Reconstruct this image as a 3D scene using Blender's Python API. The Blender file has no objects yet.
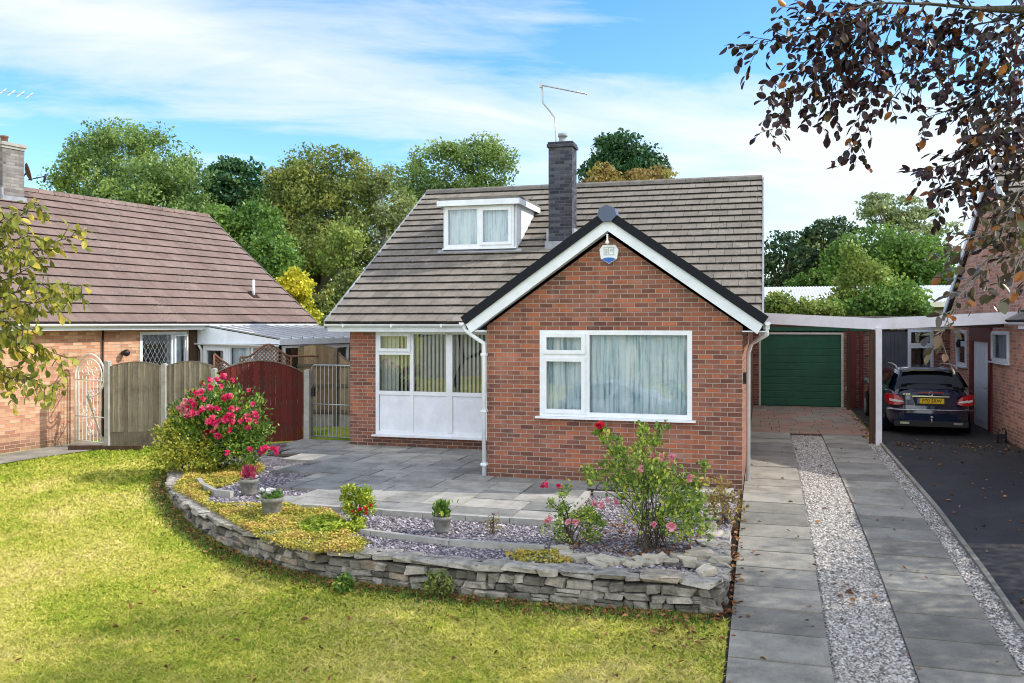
import bpy, bmesh, math, random
import numpy as np
from mathutils import Vector, Matrix
rnd = random.Random(7); R = np.random.default_rng(11); PI = math.pi
sc = bpy.context.scene; COL = sc.collection
# ------------------------------------------------------------------ view frame
FPX = 880.; YAW = math.radians(16); SN, CS = math.sin(YAW), math.cos(YAW); HC = 2.6; HV = 323
def ray(u):
    k = (u-512)/FPX
    return (-SN+CS*k, CS+SN*k)
def at(u, v, d):
    r = ray(u)
    return Vector((r[0]*d, r[1]*d, HC-(v-HV)/FPX*d))
def atX(u, v, X): return at(u, v, X/ray(u)[0])
def z0(u, v, z=0): return at(u, v, (HC-z)*FPX/(v-HV))
GK = [(-900,-1.5),(-300,-1.2),(-4,-1.0),(0,-.9),(5,-.62),(8,-.46),(11,-.24),(14,-.09),(20,.0),(28,.1),(60,.2),(900,.2)]
GKY = [k[0] for k in GK]; GKZ = [k[1] for k in GK]
def gz(y): return float(np.interp(y, GKY, GKZ))
# ------------------------------------------------------------------ materials
class NT:
    def __init__(s, name):
        s.m = bpy.data.materials.new(name); s.m.use_nodes = True
        s.t = s.m.node_tree; s.t.nodes.clear()
        s.out = s.n('ShaderNodeOutputMaterial')
    def n(s, typ, ins=None, **kw):
        nd = s.t.nodes.new(typ)
        for k, v in kw.items(): setattr(nd, k, v)
        for k, v in (ins or {}).items():
            if isinstance(v, bpy.types.NodeSocket): s.t.links.new(v, nd.inputs[k])
            else: nd.inputs[k].default_value = v
        return nd
    def coord(s, kind='Object'): return s.n('ShaderNodeTexCoord').outputs[kind]
    def mapping(s, vec, scale): return s.n('ShaderNodeMapping', {'Vector': vec, 'Scale': scale}).outputs[0]
    def noise(s, vec, scale, detail=5, rough=.6, dist=0):
        return s.n('ShaderNodeTexNoise', {'Vector': vec, 'Scale': scale, 'Detail': detail, 'Roughness': rough, 'Distortion': dist}).outputs[0]
    def ramp(s, fac, stops, interp='LINEAR'):
        r = s.n('ShaderNodeValToRGB', {'Fac': fac}); cr = r.color_ramp; cr.interpolation = interp
        while len(cr.elements) < len(stops): cr.elements.new(.5)
        for e, (p, c) in zip(cr.elements, stops):
            e.position = p; e.color = c if len(c) == 4 else (*c, 1)
        return r.outputs[0]
    def mix(s, a, b, fac, mode='MIX'):
        m = s.n('ShaderNodeMix', data_type='RGBA', blend_type=mode)
        for i, v in ((0, fac), (6, a), (7, b)):
            if isinstance(v, bpy.types.NodeSocket): s.t.links.new(v, m.inputs[i])
            else: m.inputs[i].default_value = v if (i == 0 or len(v) == 4) else (*v, 1)
        return m.outputs[2]
    def math(s, op, a, b=0., clamp=False):
        m = s.n('ShaderNodeMath', operation=op, use_clamp=clamp)
        for i, v in ((0, a), (1, b)):
            if isinstance(v, bpy.types.NodeSocket): s.t.links.new(v, m.inputs[i])
            else: m.inputs[i].default_value = v
        return m.outputs[0]
    def attr(s): return s.n('ShaderNodeAttribute', attribute_name='rnd').outputs['Fac']
    def bump(s, h, dist, strength=1.0): return s.n('ShaderNodeBump', {'Height': h, 'Distance': dist, 'Strength': strength}).outputs[0]
    def pbr(s, col, rough=.8, spec=.3, normal=None, metal=0, **kw):
        b = s.n('ShaderNodeBsdfPrincipled', {'Roughness': rough, 'Specular IOR Level': spec, 'Metallic': metal, **kw})
        if isinstance(col, bpy.types.NodeSocket): s.t.links.new(col, b.inputs['Base Color'])
        else: b.inputs['Base Color'].default_value = (*col, 1)
        if normal is not None: s.t.links.new(normal, b.inputs['Normal'])
        s.t.links.new(b.outputs[0], s.out.inputs[0]); return s.m
def noisy(name, c1, c2, scale=6, rough=.8, bump=0., spec=.3, stretch=(1,1,1), grime=.25, metal=0, bscale=4, **kw):
    t = NT(name); v = t.mapping(t.coord(), stretch)
    col = t.ramp(t.noise(v, scale), [(.3, c1), (.7, c2)])
    col = t.mix(col, (0,0,0), t.math('MULTIPLY', t.math('SUBTRACT', t.noise(t.coord(), 1.3, 6, .7), .42, True), grime*3), 'MIX')
    nm = t.bump(t.noise(v, scale*bscale), bump) if bump else None
    return t.pbr(col, rough, spec, nm, metal, **kw)
def per_item(name, stops, scale=8, rough=.85, bump=0., nscale=30, spec=.25, amt=.4, coord='Object', lichen=0.):
    t = NT(name); col = t.ramp(t.attr(), stops)
    nz = t.noise(t.coord(coord), scale, 6, .65)
    col = t.mix(col, t.mix(col, (0.0,0.0,0.0), .75), t.math('MULTIPLY', t.ramp(nz, [(.38,(0,0,0)),(.68,(1,1,1))]), amt))
    if lichen:
        o = t.coord(coord); sp = t.ramp(t.math('ADD', t.noise(o, 17, 3, .6), t.math('MULTIPLY', t.math('SUBTRACT', t.noise(o, 1.1, 5), .5), .5)), [(.60,(0,0,0)),(.68,(1,1,1))])
        col = t.mix(col, (.42,.42,.36), t.math('MULTIPLY', sp, lichen))
        ms = t.ramp(t.noise(o, .7, 6, .7), [(.5,(0,0,0)),(.7,(1,1,1))]); col = t.mix(col, (.055,.055,.04), t.math('MULTIPLY', ms, lichen*.7))
    return t.pbr(col, rough, spec, t.bump(t.noise(t.coord(coord), nscale, 6, .7), bump) if bump else None)
def brick(name, stops, mortar, bump=.006, rough=.9, w=.225, h=.075, grime=.3):
    t = NT(name); uv = t.coord('UV')
    b = t.n('ShaderNodeTexBrick', {'Vector': uv, 'Color1': (0,0,0,1), 'Color2': (1,1,1,1), 'Mortar': (.5,.5,.5,1), 'Scale': 1., 'Mortar Size': .0075, 'Mortar Smooth': .3, 'Brick Width': w, 'Row Height': h})
    fac = b.outputs['Color']; nz = t.noise(uv, 28, 5, .7); big = t.noise(uv, .8, 5, .6)
    f2 = t.math('ADD', t.math('MULTIPLY', fac, .8), t.math('ADD', t.math('MULTIPLY', nz, .22), t.math('MULTIPLY', t.math('SUBTRACT', big, .5), .6)))
    col = t.ramp(f2, stops)
    col = t.mix(col, t.mix(col, (1,1,1), .35), t.math('MULTIPLY', t.math('SUBTRACT', t.noise(uv, 2.2, 6, .75), .52, True), grime*3))
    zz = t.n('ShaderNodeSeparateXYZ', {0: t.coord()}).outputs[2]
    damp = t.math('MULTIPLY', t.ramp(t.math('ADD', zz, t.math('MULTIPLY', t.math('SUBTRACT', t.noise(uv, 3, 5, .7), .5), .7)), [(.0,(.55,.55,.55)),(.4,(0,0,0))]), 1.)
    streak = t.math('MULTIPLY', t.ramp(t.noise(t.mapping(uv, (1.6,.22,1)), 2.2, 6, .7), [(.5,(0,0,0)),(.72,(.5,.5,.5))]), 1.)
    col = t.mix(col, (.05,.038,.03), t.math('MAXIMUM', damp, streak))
    mcol = t.mix(mortar, tuple(c*.6 for c in mortar), t.noise(uv, 5, 4))
    col = t.mix(col, mcol, b.outputs['Fac'])
    hgt = t.math('ADD', t.math('SUBTRACT', 1., b.outputs['Fac']), t.math('MULTIPLY', nz, .5))
    return t.pbr(col, rough, .2, t.bump(hgt, bump))
def leafm(name, stops, trans=.35, rough=.5, spec=.35, nscale=.6, namt=.35, gain=1.85):
    t = NT(name)
    f = t.math('ADD', t.attr(), t.math('MULTIPLY', t.math('SUBTRACT', t.noise(t.coord(), nscale, 3), .5), namt*2), True)
    stops = [(p, tuple(min(.85, q*gain) for q in c)) for p, c in stops]
    col = t.ramp(f, stops)
    b = t.n('ShaderNodeBsdfPrincipled', {'Base Color': col, 'Roughness': rough, 'Specular IOR Level': spec})
    tr = t.n('ShaderNodeBsdfTranslucent', {'Color': t.mix(col, (.9,1,.35), .3, 'MULTIPLY') if False else col})
    mx = t.n('ShaderNodeMixShader', {0: trans, 1: b.outputs[0], 2: tr.outputs[0]})
    t.t.links.new(mx.outputs[0], t.out.inputs[0]); return t.m
def flat(name, c, rough=.5, spec=.4, metal=0, **kw): return noisy(name, c, tuple(x*.86 for x in c), 5, rough, 0, spec, grime=.1, metal=metal, **kw)
def glassm(name, tint=(.92,.96,.97), boost=.1, rough=.0):
    t = NT(name)
    fr = t.n('ShaderNodeFresnel', {'IOR': 1.5, 'Normal': t.bump(t.noise(t.coord(), 1.1, 2), .004)})
    fac = t.math('ADD', fr.outputs[0], boost, True)
    a = t.n('ShaderNodeBsdfTransparent', {'Color': (*tint, 1)})
    g = t.n('ShaderNodeBsdfGlossy', {'Color': (.95,.97,1,1), 'Roughness': rough, 'Normal': t.bump(t.noise(t.coord(), 1.1, 2), .004)})
    mx = t.n('ShaderNodeMixShader', {0: fac, 1: a.outputs[0], 2: g.outputs[0]})
    t.t.links.new(mx.outputs[0], t.out.inputs[0]); return t.m
M = {}
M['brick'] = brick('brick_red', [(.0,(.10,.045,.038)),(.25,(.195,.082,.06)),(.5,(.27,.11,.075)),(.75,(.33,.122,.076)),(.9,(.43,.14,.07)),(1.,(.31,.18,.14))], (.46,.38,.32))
M['brick_warm'] = brick('brick_warm', [(.0,(.33,.14,.09)),(.4,(.52,.26,.16)),(.7,(.62,.34,.21)),(1.,(.60,.39,.26))], (.55,.42,.32), grime=.2)
M['brick_dark'] = brick('brick_neighbour', [(.0,(.28,.13,.09)),(.4,(.48,.22,.145)),(.7,(.6,.27,.18)),(1.,(.57,.33,.24))], (.62,.56,.5))  # base brick colour of the house on the right
M['brick_blue'] = brick('brick_slate_blue', [(.0,(.022,.026,.038)),(.5,(.045,.052,.075)),(1.,(.10,.107,.13))], (.12,.12,.13), h=.075)
M['brick_stack'] = brick('brick_grey_stack', [(.0,(.11,.10,.10)),(.5,(.2,.185,.18)),(1.,(.29,.27,.25))], (.26,.25,.24))
M['tile'] = per_item('roof_tile_grey', [(0,(.03,.027,.024)),(.12,(.175,.152,.127)),(.5,(.225,.197,.165)),(1,(.28,.248,.21))], 3.2, .9, .006, 60, .2, .4, 'Object', .3)
M['tile_brown'] = per_item('roof_tile_brown', [(0,(.04,.025,.022)),(.12,(.175,.12,.105)),(.5,(.215,.152,.132)),(1,(.26,.19,.167))], 2.2, .9, .006, 60, .2, .35, 'Object', .3)
M['ridge'] = noisy('ridge_tile', (.13,.12,.11), (.22,.2,.18), 7, .9, .004)
M['upvc'] = flat('white_plastic', (.84,.885,.935), .35, .5)
M['panel'] = flat('white_panel', (.82,.87,.95), .4, .5)
M['fascia'] = flat('white_fascia', (.80,.865,.93), .5, .4)
M['verge'] = flat('black_verge', (.007,.010,.016), .6, .2)
M['bluegrey'] = flat('blue_grey_cap', (.09,.12,.2), .5, .4)
M['lead'] = noisy('lead', (.24,.26,.29), (.36,.38,.41), 5, .6, .003)
M['glass'] = glassm('window_glass', boost=.065)
def polym():
    t = NT('roof_sheet'); d = t.n('ShaderNodeBsdfDiffuse', {'Color': (.66,.68,.7,1)}); tr = t.n('ShaderNodeBsdfTranslucent', {'Color': (.8,.84,.88,1)})
    mx = t.n('ShaderNodeMixShader', {0: .6, 1: d.outputs[0], 2: tr.outputs[0]}); t.t.links.new(mx.outputs[0], t.out.inputs[0]); return t.m
M['sheet'] = polym()
M['poly'] = noisy('polycarbonate', (.66,.67,.68), (.78,.78,.78), 4, .4, 0, .4)
M['cream'] = flat('cream_render', (.72,.69,.6), .8, .2)
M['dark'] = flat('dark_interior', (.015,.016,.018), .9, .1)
M['blackp'] = flat('black_plastic', (.015,.015,.017), .5, .4)
M['chrome'] = flat('chrome', (.75,.76,.78), .18, .5, 1)
M['steel'] = flat('galvanised_steel', (.45,.46,.47), .4, .5, .6)
M['alu'] = flat('aluminium', (.6,.6,.62), .35, .5, .8)
M['concrete'] = noisy('concrete', (.28,.275,.25), (.42,.41,.38), 9, .9, .004)
M['stonepot'] = noisy('stone_pot', (.15,.15,.135), (.29,.285,.26), 14, .9, .008)
M['soil'] = noisy('soil', (.03,.022,.016), (.07,.05,.035), 30, 1, .02)
M['white_iron'] = flat('white_iron', (.8,.78,.72), .5, .4)
def woodm(name, c1, c2):
    t = NT(name); v = t.mapping(t.coord(), (16,16,.7))
    col = t.ramp(t.noise(v, 4), [(.3,c1),(.7,c2)])
    col = t.mix(t.mix(col, (0,0,0), .42), col, t.attr())
    col = t.mix(col, (.05,.045,.035), t.math('MULTIPLY', t.ramp(t.noise(t.coord(), 2.1, 7, .75), [(.48,(0,0,0)),(.72,(1,1,1))]), .6))
    return t.pbr(col, .9, .2, t.bump(t.noise(v, 14), .006))
M['red_paint'] = woodm('red_stain_wood', (.12,.022,.019), (.175,.034,.028))
M['red_frame'] = noisy('red_frame_paint', (.12,.012,.014), (.16,.02,.02), 4, .4, .0, .4)
M['wood'] = woodm('weathered_wood', (.21,.175,.125), (.37,.315,.235))
M['wood_tan'] = woodm('tan_wood', (.30,.21,.12), (.45,.33,.2))
M['wood_dark'] = noisy('dark_wood', (.06,.035,.022), (.11,.065,.04), 4, .8, .005, stretch=(16,16,.6))
M['trellis'] = noisy('trellis_wood', (.16,.075,.045), (.26,.13,.08), 6, .8, .003)
M['green_door'] = noisy('green_door_paint', (.012,.095,.052), (.017,.12,.065), 3, .42, .002, .4, stretch=(1,1,6), grime=.3)
M['grey_door'] = noisy('grey_door_paint', (.075,.085,.1), (.1,.11,.125), 3, .5, 0, .4)
M['carport'] = flat('carport_white', (.78,.79,.86), .5, .35)
M['blue'] = flat('alarm_blue', (.015,.13,.5), .4, .5)
M['mark'] = flat('alarm_grey_mark', (.5,.56,.56), .5, .4)
M['curtain'] = None; M['bark'] = noisy('bark', (.06,.05,.04), (.15,.13,.1), 12, .95, .02, stretch=(3,3,.5))
M['bark_pale'] = noisy('bark_pale', (.16,.145,.125), (.30,.28,.25), 12, .9, .01, stretch=(3,3,.6))
def curtain_mat():
    t = NT('net_curtain'); v = t.mapping(t.coord(), (1, 1, .05))
    col = t.ramp(t.noise(v, 16, 4, .75), [(.34,(.26,.38,.44)),(.47,(.74,.88,.95)),(.6,(.98,1,1))])
    b = t.n('ShaderNodeBsdfDiffuse', {'Color': col}); tr = t.n('ShaderNodeBsdfTranslucent', {'Color': col}); tp = t.n('ShaderNodeBsdfTransparent')
    m1 = t.n('ShaderNodeMixShader', {0: .05, 1: b.outputs[0], 2: tr.outputs[0]})
    fac = t.ramp(t.noise(t.coord(), 30, 4, .7), [(.45,(0,0,0)),(.66,(.0,.0,.0))])
    m2 = t.n('ShaderNodeMixShader', {0: fac, 1: m1.outputs[0], 2: tp.outputs[0]})
    t.t.links.new(m2.outputs[0], t.out.inputs[0]); return t.m
M['curtain'] = curtain_mat()
M['blind'] = flat('blind_fabric', (.66,.66,.62), .8, .1)
M['carpaint'] = flat('navy_car_paint', (.004,.015,.048), .14, .6, **{'Coat Weight': 1.0, 'Coat Roughness': .03})
M['carglass'] = flat('car_glass', (.006,.008,.01), .04, .7)
M['rubber'] = flat('rubber', (.012,.012,.012), .8, .2)
M['redlight'] = flat('red_lens', (.45,.008,.012), .15, .6)
M['clearlight'] = flat('clear_lens', (.75,.68,.66), .15, .6)
M['plate'] = flat('plate_yellow', (.85,.56,.01), .4, .4)
M['plateblue'] = flat('plate_blue', (.08,.2,.55), .4, .4)
M['ink'] = flat('plate_black', (.01,.01,.01), .5, .3)
# ground materials
def slabs_mat(name, stops, mossy=.35):
    t = NT(name); o = t.coord(); col = t.ramp(t.attr(), stops)
    col = t.mix(col, (.055,.058,.05), t.math('MULTIPLY', t.ramp(t.noise(o, 1.7, 8, .72), [(.42,(0,0,0)),(.66,(1,1,1))]), mossy))
    col = t.mix(col, (.42,.40,.35), t.math('MULTIPLY', t.ramp(t.noise(o, 3.1, 8, .75, .6), [(.56,(0,0,0)),(.74,(1,1,1))]), .35))
    col = t.mix(col, t.mix(col, (0,0,0), .5), t.ramp(t.noise(o, 90, 3, .8), [(.45,(0,0,0)),(.7,(.7,.7,.7))]))
    return t.pbr(col, .88, .25, t.bump(t.math('ADD', t.noise(o, 45, 6, .75), t.math('MULTIPLY', t.noise(o, 5, 4), 1.2)), .012))
M['slab'] = slabs_mat('drive_slab', [(0,(.235,.222,.19)),(.5,(.32,.302,.258)),(1,(.41,.38,.32))], .5)
M['patio'] = slabs_mat('patio_slab', [(0,(.24,.24,.23)),(.5,(.33,.32,.30)),(1,(.45,.43,.385))], .55)
M['paver'] = slabs_mat('pink_paver', [(0,(.33,.27,.21)),(.35,(.42,.36,.28)),(.6,(.42,.24,.18)),(1,(.47,.28,.22))], .25)
def chip_sheet(name, stops, scale, bump):
    t = NT(name); o = t.coord()
    v = t.n('ShaderNodeTexVoronoi', {'Vector': o, 'Scale': scale, 'Randomness': 1.})
    cs = t.n('ShaderNodeSeparateColor', {0: v.outputs['Color']})
    col = t.ramp(cs.outputs[0], stops)
    col = t.mix(col, (.02,.018,.015), t.ramp(v.outputs['Distance'], [(.35,(0,0,0)),(.75,(.9,.9,.9))]))
    col = t.mix(col, t.mix(col, (0,0,0), .45), t.ramp(t.noise(o, 1.4, 6, .7), [(.45,(0,0,0)),(.7,(1,1,1))]))
    return t.pbr(col, .85, .25, t.bump(t.math('SUBTRACT', 1., v.outputs['Distance']), bump))
GRAV = [(0,(.17,.15,.125)),(.3,(.36,.325,.285)),(.65,(.55,.51,.455)),(1,(.75,.71,.65))]
SLATE = [(0,(.095,.082,.094)),(.35,(.215,.188,.21)),(.7,(.33,.295,.32)),(1,(.50,.46,.48))]
M['gravel'] = chip_sheet('gravel_sheet', GRAV, 60, .016)
M['slate'] = chip_sheet('slate_sheet', SLATE, 38, .02)
M['chip'] = per_item('gravel_chip', GRAV, 20, .85); M['schip'] = per_item('slate_chip', SLATE, 20, .75)
def asphalt():
    t = NT('asphalt'); o = t.coord()
    col = t.ramp(t.noise(o, 130, 3, .8), [(.35,(.022,.022,.024)),(.6,(.04,.04,.043)),(.78,(.09,.09,.09))])
    col = t.mix(col, (.075,.072,.068), t.math('MULTIPLY', t.ramp(t.noise(o, .9, 7, .7), [(.45,(0,0,0)),(.7,(1,1,1))]), .5))
    return t.pbr(col, .85, .3, t.bump(t.noise(o, 120, 4, .8), .01))
M['asphalt'] = asphalt()
LAWN = [(0,(.14,.24,.025)),(.25,(.30,.40,.04)),(.5,(.56,.55,.09)),(.75,(.74,.64,.18)),(1,(.86,.72,.32))]
def lawn():
    t = NT('lawn_turf'); o = t.coord()
    a = t.noise(o, .55, 7, .62, .4); b = t.noise(o, 7, 6, .75); c = t.noise(o, 60, 3, .8)
    # greener close to the fence at the back of the lawn and along the stone wall side
    y = t.n('ShaderNodeSeparateXYZ', {0: o}).outputs[1]
    g = t.math('MULTIPLY', t.ramp(t.math('MULTIPLY', y, 1/20.), [(.55,(0,0,0)),(.78,(1,1,1))]), .36)
    f = t.math('ADD', t.math('MULTIPLY', t.math('SUBTRACT', a, .5), 1.6), t.math('ADD', .57, t.math('ADD', t.math('MULTIPLY', t.math('SUBTRACT', b, .5), .6), t.math('MULTIPLY', t.math('SUBTRACT', c, .5), .5))))
    f = t.math('SUBTRACT', f, g)
    col = t.ramp(f, LAWN)
    return t.pbr(col, .95, .1, t.bump(t.noise(o, 70, 4, .8), .03))
M['lawn'] = lawn()
def blade():
    t = NT('grass_blade'); o = t.coord()
    a = t.noise(o, .55, 7, .62, .4); b = t.noise(o, 7, 6, .75)
    y = t.n('ShaderNodeSeparateXYZ', {0: o}).outputs[1]
    g = t.math('MULTIPLY', t.ramp(t.math('MULTIPLY', y, 1/20.), [(.55,(0,0,0)),(.78,(1,1,1))]), .36)
    f = t.math('ADD', t.math('MULTIPLY', t.math('SUBTRACT', a, .5), 1.6), t.math('ADD', .57, t.math('ADD', t.math('MULTIPLY', t.math('SUBTRACT', b, .5), .6), t.math('MULTIPLY', t.math('SUBTRACT', t.attr(), .5), .5))))
    col = t.ramp(t.math('SUBTRACT', f, g), LAWN)
    geo = t.n('ShaderNodeNewGeometry').outputs['Normal']
    nn = t.n('ShaderNodeVectorMath', {0: t.n('ShaderNodeVectorMath', {0: geo, 3: .3}, operation='SCALE').outputs[0], 1: (0,0,1)}, operation='ADD').outputs[0]
    nn = t.n('ShaderNodeVectorMath', {0: nn}, operation='NORMALIZE').outputs[0]
    d = t.n('ShaderNodeBsdfDiffuse', {'Color': col, 'Normal': nn}); tr = t.n('ShaderNodeBsdfTranslucent', {'Color': col})
    mx = t.n('ShaderNodeMixShader', {0: .2, 1: d.outputs[0], 2: tr.outputs[0]})
    t.t.links.new(mx.outputs[0], t.out.inputs[0]); return t.m
M['blade'] = blade()
M['stone'] = per_item('wall_stone', [(0,(.15,.14,.12)),(.3,(.29,.272,.235)),(.6,(.40,.375,.325)),(.88,(.53,.49,.42)),(1,(.42,.33,.24))], 9, .95, .035, 26, .15, .75)
M['rock'] = per_item('rockery_stone', [(0,(.36,.33,.27)),(1,(.55,.50,.41))], 6, .92, .02, 22, .2, .4)
# leaves
M['l_ash'] = leafm('leaf_ash', [(0,(.026,.052,.014)),(.5,(.068,.108,.028)),(1,(.14,.18,.05))], gain=2.4)
M['l_olive'] = leafm('leaf_olive', [(0,(.028,.042,.011)),(.5,(.072,.094,.022)),(.85,(.13,.148,.035)),(1,(.18,.17,.04))], gain=2.3)
M['l_lime'] = leafm('leaf_lime', [(0,(.05,.085,.015)),(.5,(.11,.155,.03)),(1,(.21,.24,.055))])
M['l_green'] = leafm('leaf_green', [(0,(.025,.06,.012)),(.5,(.06,.12,.022)),(1,(.13,.2,.035))])
M['l_conifer'] = leafm('leaf_conifer', [(0,(.010,.032,.014)),(.6,(.022,.062,.022)),(1,(.05,.10,.03))], .15)
M['l_pine'] = leafm('leaf_pine', [(0,(.012,.028,.014)),(.6,(.03,.058,.024)),(1,(.065,.09,.03))], .15)
M['l_gold'] = leafm('leaf_gold', [(0,(.22,.24,.02)),(.5,(.45,.42,.03)),(1,(.62,.55,.05))], gain=1.3)
M['l_brown'] = leafm('leaf_brown', [(0,(.07,.05,.014)),(.5,(.15,.10,.03)),(1,(.2,.18,.04))])
M['l_grey'] = leafm('leaf_greygreen', [(0,(.06,.08,.035)),(.5,(.13,.16,.07)),(1,(.22,.25,.12))])
M['l_beech'] = leafm('leaf_copper_beech', [(0,(.016,.009,.016)),(.5,(.052,.020,.026)),(.78,(.06,.026,.026)),(.9,(.045,.055,.02)),(.965,(.30,.10,.02)),(1,(.42,.17,.03))], .3, .38, .4, .8, .1, .8)
M['l_beechlow'] = leafm('leaf_beech_lower', [(0,(.022,.016,.016)),(.45,(.05,.04,.026)),(.75,(.075,.075,.032)),(.9,(.11,.055,.025)),(1,(.22,.08,.02))], .3, .32, .6, .8, .1, 1.6)
M['l_cherry'] = leafm('leaf_cherry', [(0,(.09,.11,.015)),(.4,(.19,.21,.03)),(.75,(.33,.31,.05)),(1,(.48,.36,.06))], .4, .4, gain=1.3)
M['l_rose'] = leafm('leaf_rose', [(0,(.02,.05,.012)),(.5,(.06,.12,.02)),(.85,(.15,.22,.03)),(1,(.3,.33,.05))], .35, .35, .45, 3)
M['l_bigrose'] = leafm('leaf_rose_light', [(0,(.045,.085,.018)),(.5,(.13,.20,.03)),(.85,(.27,.33,.05)),(1,(.42,.38,.08))], .4, .35, .45, 3)
M['l_varieg'] = leafm('leaf_variegated', [(0,(.07,.12,.015)),(.4,(.24,.28,.035)),(.7,(.48,.46,.06)),(1,(.65,.6,.15))], .35, .35, .4, 4, gain=1.3)
M['l_mat'] = leafm('leaf_groundcover', [(0,(.10,.12,.02)),(.35,(.26,.26,.04)),(.6,(.46,.40,.07)),(.8,(.50,.36,.11)),(1,(.36,.17,.09))], .3, .6, .3, 1.6, .3, gain=1.3)
M['l_matgreen'] = leafm('leaf_green_mat', [(0,(.1,.16,.015)),(.5,(.25,.32,.03)),(1,(.42,.44,.05))], .3, .5, gain=1.3)
M['l_heather'] = leafm('leaf_heather', [(0,(.12,.012,.03)),(1,(.3,.03,.08))], .3)
M['l_dead'] = leafm('leaf_fallen', [(0,(.07,.03,.018)),(.5,(.17,.075,.03)),(1,(.30,.16,.07))], .1, .7, .2, gain=1.3)
M['p_pink'] = leafm('petal_hot_pink', [(0,(.62,.02,.13)),(.6,(.80,.05,.2)),(1,(.85,.16,.28))], .3, .5, .3, gain=1.0)
M['p_pale'] = leafm('petal_pale_pink', [(0,(.72,.22,.3)),(1,(.85,.45,.48))], .3, .5, .3, gain=1.0)
M['p_red'] = leafm('petal_red', [(0,(.5,.01,.03)),(1,(.75,.03,.07))], .25, .5, .3, gain=1.0)
M['p_white'] = leafm('petal_white', [(0,(.75,.75,.72)),(1,(.88,.88,.86))], .3, .5, .3, gain=1.0)
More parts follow.
